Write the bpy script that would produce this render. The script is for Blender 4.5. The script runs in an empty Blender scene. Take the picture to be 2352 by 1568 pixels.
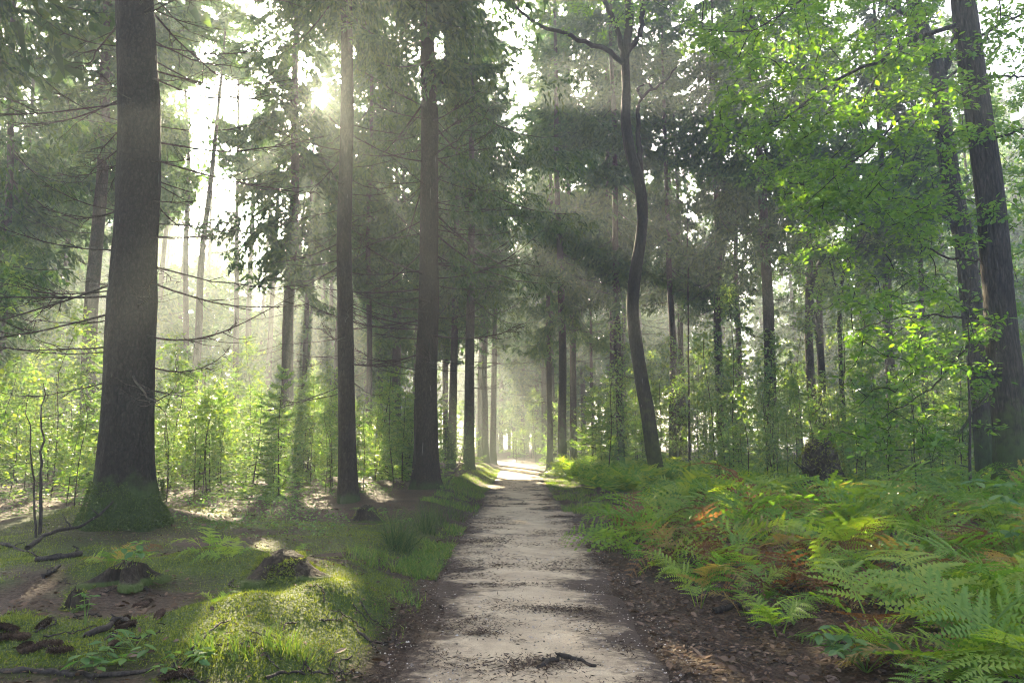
import bpy, math, random
import numpy as np
from mathutils import Matrix, Vector

# ------------------------------------------------------------------ camera, sky, sun, exposure
sc = bpy.context.scene
COL = sc.collection
CAM_H, PITCH, FPX = 1.55, math.radians(8.35), 1560.0      # eye height, upward tilt, focal length for a 2352 px wide frame
cd = bpy.data.cameras.new("camera"); cam = bpy.data.objects.new("camera", cd); COL.objects.link(cam)
cam.location = (0, 0, CAM_H); cam.rotation_euler = (math.pi / 2 + PITCH, 0, 0)
cd.sensor_width = 36; cd.lens = 36 * FPX / 2352; cd.clip_start = 0.05; cd.clip_end = 2000
sc.camera = cam
SUN_EL, SUN_AZ = math.radians(27.1), math.radians(-16.8)  # low morning sun, ahead and a little to one side
SUN = np.array([math.sin(SUN_AZ) * math.cos(SUN_EL), math.cos(SUN_AZ) * math.cos(SUN_EL), math.sin(SUN_EL)])
world = bpy.data.worlds.new("World"); sc.world = world; world.use_nodes = True
wn = world.node_tree; sky = wn.nodes.new("ShaderNodeTexSky"); sky.sky_type = 'NISHITA'; sky.sun_disc = False
sky.sun_elevation = SUN_EL; sky.sun_rotation = SUN_AZ; sky.air_density = 0.6; sky.dust_density = 6.0; sky.ozone_density = 0.4
wn.links.new(sky.outputs[0], wn.nodes["Background"].inputs[0]); wn.nodes["Background"].inputs[1].default_value = 0.115
sl = bpy.data.lights.new("sun", 'SUN'); sl.energy = 5.0; sl.angle = math.radians(0.5); sl.color = (1.0, 0.84, 0.55)
so = bpy.data.objects.new("sun", sl); COL.objects.link(so); so.location = (0, 0, 40)
so.rotation_euler = Vector((-SUN[0], -SUN[1], -SUN[2])).to_track_quat('-Z', 'Y').to_euler()
vs = sc.view_settings; vs.view_transform = 'Standard'; vs.look = 'None'; vs.gamma = 1.0; vs.exposure = 3.55
sc.render.engine = 'CYCLES'
cy = sc.cycles; cy.max_bounces = 5; cy.diffuse_bounces = 3; cy.glossy_bounces = 2; cy.transmission_bounces = 3
cy.volume_bounces = 0; cy.transparent_max_bounces = 4; cy.caustics_reflective = False; cy.caustics_refractive = False
cy.use_denoising = True; cy.filter_width = 1.1; cy.sample_clamp_indirect = 4.0; cy.use_adaptive_sampling = False

# ------------------------------------------------------------------ small tools
RS = np.random.RandomState
def smooth(t): t = np.clip(t, 0, 1); return t * t * (3 - 2 * t)
def nrm(a): return a / np.maximum(np.linalg.norm(a, axis=-1, keepdims=True), 1e-9)
def _hash(i, j, s):
    n = (i.astype(np.int64) * 374761393 + j.astype(np.int64) * 668265263 + s * 1442695041) & 0x7fffffff
    n = (n ^ (n >> 13)) * 1274126177 & 0x7fffffff
    return ((n ^ (n >> 16)) & 0xffff) / 65535.0
def noise(x, y, s=0):
    x = np.asarray(x, float); y = np.asarray(y, float)
    i = np.floor(x); j = np.floor(y); u = smooth(x - i); v = smooth(y - j)
    a = _hash(i, j, s); b = _hash(i + 1, j, s); c = _hash(i, j + 1, s); d = _hash(i + 1, j + 1, s)
    return (a * (1 - u) + b * u) * (1 - v) + (c * (1 - u) + d * u) * v - 0.5
def fbm(x, y, s=0, o=4):
    r = 0; a = 1
    for k in range(o): r = r + a * noise(x * 2 ** k, y * 2 ** k, s + k * 7); a *= .5
    return r

def ray(px, py):
    cp, sp = math.cos(PITCH), math.sin(PITCH); a, b = px - 1176.0, 784.0 - py
    return np.array([a, FPX * cp - b * sp, FPX * sp + b * cp])
def P(px, py, d):                                           # the place d metres ahead that lies in that direction
    r = ray(px, py); return np.array([0, 0, CAM_H]) + r * (d / r[1])
def project(p):
    cp, sp = math.cos(PITCH), math.sin(PITCH); q = p - np.array([0, 0, CAM_H])
    w = np.maximum(q[..., 1] * cp + q[..., 2] * sp, .05); v = -q[..., 1] * sp + q[..., 2] * cp
    return 1176 + FPX * q[..., 0] / w, 784 - FPX * v / w, w

# ------------------------------------------------------------------ the lie of the land
def pathx(y): y = np.asarray(y, float); return 0.10 + 0.006 * y - 0.017 * np.clip(y - 41, 0, 50) ** 2
def path_half(y): return 1.05 + 0.16 * fbm(np.asarray(y) / 2.1, 0 * np.asarray(y), 5, 3)
MOUNDS = [(-1.75, 5.3, .7, .9, .07), (-1.3, 6.3, .45, .8, .09), (-2.5, 7.0, .8, .6, .09), (-3.2, 4.4, .5, .5, .10),
          (-4.3, 6.7, .8, .5, .12), (-3.1, 7.2, .5, .5, .1), (-6.0, 10.6, 1.5, 1.2, .22), (-2.3, 20.5, 1.8, 1.4, .14)]
_c = RS(12); MOUNDS += [(a, b, r, r * q, c) for a, b, r, q, c in zip(_c.uniform(-4.2, -1.15, 34), _c.uniform(4.0, 8.5, 34), _c.uniform(.12, .34, 34), _c.uniform(.7, 1.4, 34), _c.uniform(.015, .05, 34))]
def h(x, y):
    x = np.asarray(x, float); y = np.asarray(y, float); u = x - pathx(y); e = np.abs(u)
    z = 0.27 * smooth((-u - 1.0) / 1.1) + 0.10 * smooth((-u - 2.2) / 4) + 0.16 * smooth((u - 1.25) / 2.2)
    off = smooth((e - 0.9) / 0.9)
    z = z + off * (0.14 * fbm(x / 2.3, y / 2.3, 1) + 0.05 * fbm(x / .5, y / .5, 2, 2)) + 0.02 * fbm(x / .8, y / .8, 3, 2)
    z = z + 0.5 * smooth((np.hypot(x, y) - 12) / 60) * fbm(x / 14, y / 14, 9, 2) * smooth((e - 1.5) / 5)
    if x.ndim == 0 and (x > 0 or x < -10 or y > 25): return z
    for mx, my, rx, ry, a in MOUNDS: z = z + a * np.exp(-((x - mx) / rx) ** 2 - ((y - my) / ry) ** 2)
    return z
def hz(x, y): return float(h(x, y))
def G(px, py):                                              # where a sight line meets the ground
    r = ray(px, py); r = r / r[1]
    t = np.geomspace(2, 150, 1600); p = np.array([0, 0, CAM_H]) + t[:, None] * r
    k = np.argmax(p[:, 2] < h(p[:, 0], p[:, 1])); k = k if p[k, 2] < hz(p[k, 0], p[k, 1]) else -1
    return p[k]

# ------------------------------------------------------------------ materials
def mat(name):
    m = bpy.data.materials.new(name); m.use_nodes = True; nt = m.node_tree; nt.nodes.clear()
    out = nt.nodes.new("ShaderNodeOutputMaterial")
    def N(t, **kw):
        n = nt.nodes.new("ShaderNode" + t)
        for k, v in kw.items():
            if k in n.inputs: n.inputs[k].default_value = v
            else: setattr(n, k, v)
        return n
    return m, nt, out, N, nt.links.new
def c4(c): return (c[0], c[1], c[2], 1)
def ramp(N, stops):
    r = N("ValToRGB"); e = r.color_ramp.elements
    while len(e) < len(stops): e.new(.5)
    for k, (p, c) in enumerate(stops): e[k].position = p; e[k].color = c4(c)
    return r
def leaf_mat(name, cols, trans=.45, gloss=.06, per='island', warm=(1.25, 1.2, .45), rough=.38):
    m, nt, out, N, L = mat(name)
    if per == 'island': src = N("NewGeometry").outputs["Random Per Island"]
    else:
        oi = N("ObjectInfo").outputs["Random"]; g = N("NewGeometry").outputs["Random Per Island"]
        mx = N("Mix", data_type='FLOAT'); mx.inputs[0].default_value = .3; L(oi, mx.inputs[2]); L(g, mx.inputs[3]); src = mx.outputs[0]
    rp = ramp(N, [(k / max(1, len(cols) - 1), c) for k, c in enumerate(cols)]); L(src, rp.inputs[0])
    d = N("BsdfDiffuse"); L(rp.outputs[0], d.inputs[0])
    mul = N("Mix", data_type='RGBA', blend_type='MULTIPLY'); mul.inputs[0].default_value = 1; L(rp.outputs[0], mul.inputs[6]); mul.inputs[7].default_value = c4([1.6 * w for w in warm])
    t = N("BsdfTranslucent"); L(mul.outputs[2], t.inputs[0])
    a = N("MixShader"); a.inputs[0].default_value = trans; L(d.outputs[0], a.inputs[1]); L(t.outputs[0], a.inputs[2])
    g = N("BsdfGlossy", Roughness=rough); b = N("MixShader"); b.inputs[0].default_value = gloss
    L(a.outputs[0], b.inputs[1]); L(g.outputs[0], b.inputs[2]); L(b.outputs[0], out.inputs[0]); return m
def bark_mat(name, c1, c2, c3, sx=(1, 1, .18), scale=22, bump=.6, moss=None, moss_h=.7, mossn=.5):
    m, nt, out, N, L = mat(name)
    tc = N("TexCoord"); mp = N("Mapping"); mp.inputs["Scale"].default_value = sx; L(tc.outputs["Object"], mp.inputs[0])
    n1 = N("TexNoise", Scale=scale, Detail=6.0, Roughness=.65); L(mp.outputs[0], n1.inputs["Vector"])
    v = N("TexVoronoi", Scale=scale * .55, feature='DISTANCE_TO_EDGE'); L(mp.outputs[0], v.inputs["Vector"])
    n2 = N("TexNoise", Scale=2.2, Detail=4.0); L(tc.outputs["Object"], n2.inputs["Vector"])
    r1 = ramp(N, [(.3, c1), (.55, c2), (.75, c3)]); L(n1.outputs[0], r1.inputs[0])
    big = N("Mix", data_type='RGBA', blend_type='MULTIPLY'); big.inputs[0].default_value = .6
    r2 = ramp(N, [(.3, (.55, .55, .55)), (.7, (1.25, 1.2, 1.15))]); L(n2.outputs[0], r2.inputs[0]); L(r1.outputs[0], big.inputs[6]); L(r2.outputs[0], big.inputs[7])
    cr = ramp(N, [(0.0, (.42, .40, .38)), (.10, (1, 1, 1))]); L(v.outputs[0], cr.inputs[0])
    ck = N("Mix", data_type='RGBA', blend_type='MULTIPLY'); ck.inputs[0].default_value = .85; L(big.outputs[2], ck.inputs[6]); L(cr.outputs[0], ck.inputs[7])
    m3 = N("Mapping"); m3.inputs["Scale"].default_value = (26, 26, 1.3); L(tc.outputs["Object"], m3.inputs[0]); n4 = N("TexNoise", Scale=1.0, Detail=2.0); L(m3.outputs[0], n4.inputs["Vector"])
    rs = N("MapRange"); rs.inputs[1].default_value = .735; rs.inputs[2].default_value = .76; rs.inputs[4].default_value = .55; L(n4.outputs[0], rs.inputs[0])
    rm_ = N("Mix", data_type='RGBA'); L(rs.outputs[0], rm_.inputs[0]); L(ck.outputs[2], rm_.inputs[6]); rm_.inputs[7].default_value = (.22, .22, .20, 1); col = rm_.outputs[2]
    if moss:
        sep = N("SeparateXYZ"); L(tc.outputs["Object"], sep.inputs[0])
        mr = N("MapRange"); mr.inputs[1].default_value = moss_h; mr.inputs[2].default_value = 0.0; L(sep.outputs[2], mr.inputs[0])
        n3 = N("TexNoise", Scale=5.0, Detail=5.0); L(tc.outputs["Object"], n3.inputs["Vector"])
        ad = N("Math", operation='ADD'); L(mr.outputs[0], ad.inputs[0]); L(n3.outputs[0], ad.inputs[1])
        th = N("MapRange"); th.inputs[1].default_value = 1.15 - mossn; th.inputs[2].default_value = 1.45 - mossn; L(ad.outputs[0], th.inputs[0])
        mm = N("Mix", data_type='RGBA'); L(th.outputs[0], mm.inputs[0]); L(col, mm.inputs[6]); mm.inputs[7].default_value = c4(moss); col = mm.outputs[2]
    mh = N("Math", operation='ADD'); L(n1.outputs[0], mh.inputs[0]); L(v.outputs[0], mh.inputs[1])
    bp = N("Bump", Strength=bump, Distance=.045); L(mh.outputs[0], bp.inputs["Height"])
    p = N("BsdfPrincipled", Roughness=.85); p.inputs["Specular IOR Level"].default_value = .1
    L(col, p.inputs["Base Color"]); L(bp.outputs[0], p.inputs["Normal"]); L(p.outputs[0], out.inputs[0]); return m
M = {}
M['spruce_bark'] = bark_mat("spruce_bark", (.008, .0065, .0055), (.019, .0155, .013), (.044, .036, .03), sx=(1, 1, .55), scale=30, moss=(.035, .052, .014), moss_h=1.0, mossn=.40)
M['path_spruce_bark'] = bark_mat("brown_spruce_bark", (.011, .008, .006), (.028, .021, .016), (.06, .046, .036), sx=(1, 1, .4), scale=28, bump=.7, moss=(.03, .045, .015), moss_h=.5, mossn=.12)
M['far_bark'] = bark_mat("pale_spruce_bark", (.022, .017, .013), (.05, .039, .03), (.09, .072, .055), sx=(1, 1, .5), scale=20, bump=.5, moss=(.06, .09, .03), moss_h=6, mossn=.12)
M['oak_bark'] = bark_mat("oak_bark", (.010, .009, .007), (.042, .035, .027), (.09, .078, .06), sx=(1, 1, .16), scale=26, bump=1.0, moss=(.05, .07, .02), moss_h=5, mossn=.15)
M['dark_bark'] = bark_mat("dark_smooth_bark", (.007, .006, .005), (.02, .017, .014), (.045, .038, .03), sx=(1, 1, .3), scale=24, moss=(.04, .05, .014), moss_h=6, mossn=.06)
M['twig'] = bark_mat("dead_twig_bark", (.02, .016, .013), (.045, .037, .03), (.08, .065, .05), scale=40, bump=.2)
M['stump'] = bark_mat("stump_wood", (.010, .007, .005), (.035, .026, .018), (.075, .058, .042), sx=(1, 1, .3), scale=25, bump=1.0, moss=(.05, .07, .016), moss_h=.05, mossn=.16)
M['needle'] = leaf_mat("spruce_needles", [(.012, .038, .014), (.026, .066, .018), (.052, .092, .018)], trans=.36, gloss=0.020, warm=(1.5, 1.35, .5))
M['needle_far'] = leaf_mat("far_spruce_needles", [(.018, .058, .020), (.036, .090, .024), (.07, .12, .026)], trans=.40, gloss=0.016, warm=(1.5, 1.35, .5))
M['needle_young'] = leaf_mat("young_spruce_needles", [(.05, .12, .035), (.09, .17, .045), (.15, .22, .05)], trans=.5, gloss=0.032)
M['oak'] = leaf_mat("oak_leaves", [(.04, .11, .014), (.065, .15, .018), (.10, .19, .02)], trans=.5, gloss=0.028, warm=(1.35, 1.2, .35))
M['broad'] = leaf_mat("sapling_leaves", [(.045, .10, .03), (.07, .135, .035), (.12, .17, .04)], trans=.5, gloss=0.040, warm=(1.3, 1.2, .4))
M['fern'] = leaf_mat("fern_green", [(.055, .12, .02), (.09, .17, .025), (.14, .21, .03), (.20, .24, .03)], trans=.45, gloss=0.020, per='object', warm=(1.2, 1.2, .4), rough=.42)
M['fern_far'] = leaf_mat("fern_far", [(.055, .12, .02), (.09, .17, .025), (.14, .21, .03), (.20, .24, .03)], trans=.45, gloss=0.020, warm=(1.2, 1.2, .4))
M['fern_gold'] = leaf_mat("fern_turning_yellow", [(.12, .13, .035), (.19, .17, .05), (.20, .15, .06)], trans=.45, gloss=0.020, per='object', warm=(1.3, 1.0, .5))
M['fern_brown'] = leaf_mat("fern_withered_brown", [(.06, .032, .014), (.10, .055, .022), (.15, .09, .04)], trans=.38, gloss=0.012, per='object', warm=(1.25, 1.0, .6))
M['moss'] = leaf_mat("moss", [(.055, .080, .012), (.095, .125, .022), (.15, .17, .035)], trans=.35, gloss=0.012)
M['dark_moss'] = leaf_mat("dark_moss", [(.02, .04, .008), (.04, .065, .012), (.06, .09, .016)], trans=.25, gloss=0.012)
M['grass'] = leaf_mat("grass_blades", [(.045, .10, .018), (.08, .14, .025), (.14, .17, .04)], trans=.42, gloss=0.024)
M['rush'] = leaf_mat("rush_blades", [(.018, .04, .012), (.04, .075, .02), (.09, .11, .035)], trans=.3, gloss=0.024)
M['herb'] = leaf_mat("herb_leaves", [(.04, .10, .03), (.07, .14, .04), (.10, .17, .045)], trans=.42, gloss=0.024)
M['litter'] = leaf_mat("dry_leaf_litter", [(.025, .015, .009), (.055, .032, .018), (.09, .055, .034), (.14, .095, .065)], trans=.08, gloss=0.020, rough=.45)
M['needle_litter'] = leaf_mat("needle_litter", [(.03, .020, .013), (.055, .036, .024), (.09, .062, .042)], trans=0, gloss=0.012)
M['grit'] = leaf_mat("grit", [(.05, .04, .03), (.16, .13, .10), (.3, .26, .21), (.45, .40, .34)], trans=0, gloss=0.012)
M['cone'] = bark_mat("cone_scales", (.03, .018, .012), (.07, .042, .026), (.11, .07, .045), scale=60, bump=.4)

def ground_mat():
    m, nt, out, N, L = mat("forest_floor")
    tc = N("TexCoord"); g = tc.outputs["Object"]
    a = N("TexNoise", Scale=38.0, Detail=8.0, Roughness=.75); L(g, a.inputs["Vector"])
    b = N("TexNoise", Scale=1.6, Detail=5.0); L(g, b.inputs["Vector"])
    v = N("TexVoronoi", Scale=26.0); L(g, v.inputs["Vector"])
    r = ramp(N, [(.25, (.014, .010, .007)), (.48, (.045, .03, .02)), (.62, (.085, .06, .042)), (.8, (.15, .115, .085))]); L(a.outputs[0], r.inputs[0])
    r2 = ramp(N, [(.35, (.6, .58, .55)), (.65, (1.2, 1.1, 1.0))]); L(b.outputs[0], r2.inputs[0])
    mu = N("Mix", data_type='RGBA', blend_type='MULTIPLY'); mu.inputs[0].default_value = .8; L(r.outputs[0], mu.inputs[6]); L(r2.outputs[0], mu.inputs[7])
    at = N("Attribute", attribute_name="moss"); rm = ramp(N, [(.3, (.028, .045, .010)), (.7, (.07, .10, .02))]); L(a.outputs[0], rm.inputs[0])
    mm = N("Mix", data_type='RGBA'); L(at.outputs["Fac"], mm.inputs[0]); L(mu.outputs[2], mm.inputs[6]); L(rm.outputs[0], mm.inputs[7])
    hh = N("Math", operation='ADD'); L(a.outputs[0], hh.inputs[0]); L(v.outputs[0], hh.inputs[1])
    bp = N("Bump", Strength=.9, Distance=.04); L(hh.outputs[0], bp.inputs["Height"])
    p = N("BsdfPrincipled", Roughness=.8); p.inputs["Specular IOR Level"].default_value = .12
    L(mm.outputs[2], p.inputs["Base Color"]); L(bp.outputs[0], p.inputs["Normal"]); L(p.outputs[0], out.inputs[0]); return m
def sand_mat():
    m, nt, out, N, L = mat("path_sand")
    tc = N("TexCoord"); g = tc.outputs["Object"]
    mp = N("Mapping"); mp.inputs["Scale"].default_value = (1.0, 1.5, 1); L(g, mp.inputs[0])
    a = N("TexNoise", Scale=1.6, Detail=8.0, Roughness=.68, Distortion=.4); L(mp.outputs[0], a.inputs["Vector"])
    f = N("TexNoise", Scale=110.0, Detail=4.0); L(g, f.inputs["Vector"])
    k = N("TexNoise", Scale=9.0, Detail=6.0, Roughness=.7); L(mp.outputs[0], k.inputs["Vector"])
    r = ramp(N, [(.26, (.18, .135, .09)), (.38, (.34, .265, .17)), (.58, (.46, .365, .235)), (.75, (.55, .45, .30))]); L(a.outputs[0], r.inputs[0])
    r2 = ramp(N, [(.3, (.72, .7, .68)), (.7, (1.12, 1.1, 1.08))]); L(f.outputs[0], r2.inputs[0])
    mu = N("Mix", data_type='RGBA', blend_type='MULTIPLY'); mu.inputs[0].default_value = 1; L(r.outputs[0], mu.inputs[6]); L(r2.outputs[0], mu.inputs[7])
    at = N("Attribute", attribute_name="edge"); ad = N("Math", operation='ADD'); L(at.outputs["Fac"], ad.inputs[0]); L(k.outputs[0], ad.inputs[1])
    mr = N("MapRange"); mr.inputs[1].default_value = .62; mr.inputs[2].default_value = .95; L(ad.outputs[0], mr.inputs[0])
    mm = N("Mix", data_type='RGBA'); L(mr.outputs[0], mm.inputs[0]); L(mu.outputs[2], mm.inputs[6]); mm.inputs[7].default_value = (.055, .038, .027, 1)
    hh = N("Math", operation='MULTIPLY_ADD'); L(f.outputs[0], hh.inputs[0]); hh.inputs[1].default_value = .25; L(k.outputs[0], hh.inputs[2])
    bp = N("Bump", Strength=.8, Distance=.04); L(hh.outputs[0], bp.inputs["Height"])
    p = N("BsdfPrincipled", Roughness=.75); p.inputs["Specular IOR Level"].default_value = .12
    L(mm.outputs[2], p.inputs["Base Color"]); L(bp.outputs[0], p.inputs["Normal"]); L(p.outputs[0], out.inputs[0]); return m
M['ground'] = ground_mat(); M['sand'] = sand_mat()

# ------------------------------------------------------------------ mesh collecting
class MB:
    def __init__(s): s.v = []; s.f = []; s.n = 0
    def add(s, v, f, m=0, sm=False):
        v = np.asarray(v, np.float64).reshape(-1, 3); f = np.asarray(f, np.int64)
        if len(v) and len(f): s.v.append(v); s.f.append((f + s.n, m, sm)); s.n += len(v)
    def mesh(s, name, mats):
        me = bpy.data.meshes.new(name); V = np.concatenate(s.v); me.vertices.add(len(V)); me.vertices.foreach_set("co", V.astype(np.float32).ravel())
        loops = np.concatenate([f.ravel() for f, _, _ in s.f]); tot = np.concatenate([np.full(len(f), f.shape[1]) for f, _, _ in s.f])
        me.loops.add(len(loops)); me.loops.foreach_set("vertex_index", loops.astype(np.int32))
        me.polygons.add(len(tot)); me.polygons.foreach_set("loop_start", np.concatenate([[0], np.cumsum(tot)[:-1]]).astype(np.int32))
        me.polygons.foreach_set("material_index", np.concatenate([np.full(len(f), m) for f, m, _ in s.f]).astype(np.int32))
        me.polygons.foreach_set("use_smooth", np.concatenate([np.full(len(f), k) for f, _, k in s.f]))
        for m in mats: me.materials.append(M[m])
        me.update(calc_edges=True); return me
    def build(s, name, mats, parent=None, loc=None):
        o = bpy.data.objects.new(name, s.mesh(name, mats)); COL.objects.link(o)
        if parent: o.parent = parent
        if loc is not None: o.location = loc
        return o
def tag(o, label=None, cat=None, group=None, kind=None):
    for k, v in (("label", label), ("category", cat), ("group", group), ("kind", kind)):
        if v: o[k] = v
    return o
def thing(name, loc, label, cat, group=None, rz=0, s=1):
    o = bpy.data.objects.new(name, None); COL.objects.link(o); o.empty_display_size = .2
    o.location = loc; o.rotation_euler = (0, 0, rz); o.scale = (s, s, s); return tag(o, label, cat, group)
def child(name, me, parent, mtx=None, m=None):
    o = bpy.data.objects.new(name, me); COL.objects.link(o); o.parent = parent
    if mtx is not None: o.matrix_local = mtx
    if m: o.material_slots[0].link = 'OBJECT'; o.material_slots[0].material = M[m]
    return o
def clone(root, loc, rz, s, label, group, tilt=(0, 0)):
    r = root.copy(); COL.objects.link(r); r.location = loc; r.rotation_euler = (tilt[0], tilt[1], rz); r.scale = (s[0], s[0], s[1])
    tag(r, label, None, group)
    for ch in root.children:
        c = ch.copy(); COL.objects.link(c); c.parent = r
    return r

def tube(pts, rad, n=6, jag=None, cap=True):
    pts = np.asarray(pts, float); k = len(pts); rad = np.broadcast_to(np.asarray(rad, float), (k,))
    t = nrm(np.gradient(pts, axis=0)); ref = np.where(np.abs(t[:, 2:3]) > .9, [[1., 0, 0]], [[0, 0, 1.]])
    a = nrm(np.cross(ref, t)); b = np.cross(t, a); th = np.arange(n) * 2 * math.pi / n
    rr = rad[:, None] * (1 if jag is None else jag)
    v = pts[:, None] + rr[..., None] * (np.cos(th)[None, :, None] * a[:, None] + np.sin(th)[None, :, None] * b[:, None])
    i = np.arange(k - 1)[:, None] * n; j = np.arange(n)[None]; q = (j + 1) % n
    f = np.stack([i + j, i + q, i + n + q, i + n + j], -1).reshape(-1, 4)
    return v.reshape(-1, 3), f
def spline(c, n):
    c = np.asarray(c, float); t = np.concatenate([[0], np.cumsum(np.linalg.norm(np.diff(c, axis=0), axis=1))]); u = np.linspace(0, t[-1], n)
    if len(c) < 3: return np.stack([np.interp(u, t, c[:, k]) for k in range(c.shape[1])], 1)
    m = np.gradient(c, t, axis=0); i = np.clip(np.searchsorted(t, u, side='right') - 1, 0, len(t) - 2)
    hh = (t[i + 1] - t[i])[:, None]; s = ((u - t[i])[:, None]) / hh
    return (2 * s ** 3 - 3 * s ** 2 + 1) * c[i] + (s ** 3 - 2 * s ** 2 + s) * hh * m[i] + (-2 * s ** 3 + 3 * s ** 2) * c[i + 1] + (s ** 3 - s ** 2) * hh * m[i + 1]

def kites(mb, b, d, s, ln, wd, m=0, bend=0.0):
    n = len(b)
    if not n: return
    mid = b + d * (ln * .42)[:, None]; tip = b + d * ln[:, None]; tip[:, 2] -= bend * ln
    v = np.stack([b, mid + s * (wd * .5)[:, None], tip, mid - s * (wd * .5)[:, None]], 1).reshape(-1, 3)
    mb.add(v, np.arange(4 * n).reshape(-1, 4), m)
def tris(mb, b, d, s, ln, wd, m=0):
    n = len(b); v = np.stack([b - s * (wd * .5)[:, None], b + s * (wd * .5)[:, None], b + d * ln[:, None]], 1).reshape(-1, 3)
    mb.add(v, np.arange(3 * n).reshape(-1, 3), m)
HALF = {'oak': [(0, 0), (.18, .07), (.30, .17), (.40, .10), (.54, .26), (.64, .15), (.80, .27), (.90, .12), (1, 0)],
        'ovate': [(0, 0), (.22, .20), (.48, .27), (.78, .15), (1, 0)], 'small': [(0, 0), (.35, .26), (.72, .22), (1, 0)]}
def leaves(mb, pos, d, up, size, shape, m=0, fold=.18, curl=.1):
    n = len(pos)
    if not n: return
    d = nrm(d); s = nrm(np.cross(up, d)); w = np.cross(d, s); H = np.array(HALF[shape]); k = len(H)
    u = H[:, 0]; q = H[:, 1]; sz = size[:, None, None]
    ax = d[:, None] * u[None, :, None] - w[:, None] * (curl * u * u)[None, :, None]
    L_ = pos[:, None] + sz * (ax + s[:, None] * q[None, :, None] + w[:, None] * (fold * q)[None, :, None])
    R_ = pos[:, None] + sz * (ax - s[:, None] * q[None, :, None] + w[:, None] * (fold * q)[None, :, None])[:, 1:-1]
    v = np.concatenate([L_, R_], 1); kk = v.shape[1]; o = np.arange(n)[:, None] * kk
    mb.add(v, o + np.arange(k)[::-1][None], m)
    fr = np.concatenate([[0], np.arange(k, kk), [k - 1]])
    mb.f.append((o + fr[None] + mb.n - n * kk, m, False))

# ------------------------------------------------------------------ where sun reaches through the canopy, and open sky between crowns
SHAFTS = []
def shaft(p, r): SHAFTS.append((np.asarray(p, float), r))
def shaft_px(px, py, r, d=None): shaft(G(px, py) if d is None else P(px, py, d), r)
for a in ([(600, 1400, .5), (690, 1350, .38), (530, 1440, .3), (985, 1455, .12), (740, 1310, .26), (640, 1380, .4), (560, 1370, .14), (480, 1420, .12), (660, 1440, .18), (780, 1370, .22), (820, 1330, .1), (590, 1470, .15), (700, 1400, .2), (450, 1480, .1), (760, 1450, .1), (520, 1500, .1), (620, 1255, .3), (540, 1235, .2), (60, 1310, .25), (30, 1330, .2), (1110, 1112, .8), (1280, 1112, .7), (1290, 1085, .8)]
          + [(int(q[0]), int(q[1]), q[2]) for q in np.stack([RS(3).uniform(1500, 2340, 26), RS(4).uniform(1120, 1520, 26), RS(5).uniform(.12, .3, 26)], 1)] + [(1180, 1330, .1), (1260, 1400, .12), (1100, 1250, .12), (1330, 1470, .1), (1200, 1200, .2), (1150, 1160, .3)]): shaft_px(*a)
for y, dx, r in [(29, 1.6, 1.0), (30.5, -.6, 1.1), (33, .9, 1.4), (35.5, -1.0, 1.5), (38, 1.2, 1.7), (41, -.9, 1.9), (44, 1.0, 2.1), (47.5, -1.0, 2.3), (51, .8, 2.5), (55, -1.2, 2.6), (60, 0, 2.8), (66, -2, 2.6), (33, 4.0, .9), (40, 4.2, 1.0), (50, 4, 2.0)]: shaft((pathx(y) + dx, y, .2), r)
for a in [(1340, 1080, 1.0, 27), (1420, 1050, .8, 29), (100, 1050, 1.8, 14), (60, 900, 1.6, 17), (200, 1000, 1.4, 19), (430, 980, 1.3, 17), (560, 1000, 1.5, 19), (620, 900, 1.2, 24), (20, 1100, 1.2, 12), (420, 1080, .8, 14), (640, 1080, .9, 17), (400, 850, 1.2, 24), (90, 780, 1.5, 26), (1240, 1000, .9, 33), (1060, 960, .8, 34), (1000, 1000, .6, 24), (1650, 850, 1.2, 32), (1500, 900, 1.0, 36), (1800, 800, 1.2, 32),
          (640, 930, .5, 27), (575, 930, .45, 29), (510, 930, .45, 31), (690, 930, .45, 30), (545, 850, .4, 36), (700, 950, .5, 26), (500, 1130, .6, 15), (600, 860, .8, 34), (560, 800, .7, 40), (660, 780, .7, 40), (20, 700, 1.2, 24), (300, 750, 1.0, 28), (1180, 900, .9, 42), (1120, 820, .8, 44),
          (1750, 110, .7, 15), (1840, 190, .7, 14), (1930, 230, .7, 14), (1700, 210, .6, 15), (1900, 100, .6, 16), (2000, 800, .9, 13), (2120, 760, .8, 13), (1950, 640, .8, 17), (2050, 560, .8, 17), (2150, 880, .6, 14),
          (1700, 1280, .3, 8.5), (1720, 1160, .5, 11), (2000, 1120, .6, 12), (1640, 960, 1.0, 24), (1850, 900, .9, 24), (1960, 980, .9, 20), (2110, 700, .8, 24), (1750, 700, .9, 30)]:
    shaft_px(a[0], a[1], a[2], a[3])
for p, r in [((-9, 13.5, 1.2), 1.9), ((-6.2, 15.5, 1.2), 1.7), ((-5, 19, 1.5), 1.6), ((-10, 18, 2), 2.2), ((-13, 20, 2), 2.2), ((-6, 24, 2), 1.8), ((-11, 25, 3), 2.2), ((9, 33, 2), 2.2), ((14, 36, 3), 2.5), ((18, 34, 3), 2.5), ((12, 27, 1.5), 1.8), ((6, 26, 1), 1.2), ((4, 29, .8), 1.2), ((10, 22, 1.2), 1.4), ((15, 25, 2), 2.0), ((20, 28, 3), 2.0)]: shaft(p, r)
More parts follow.
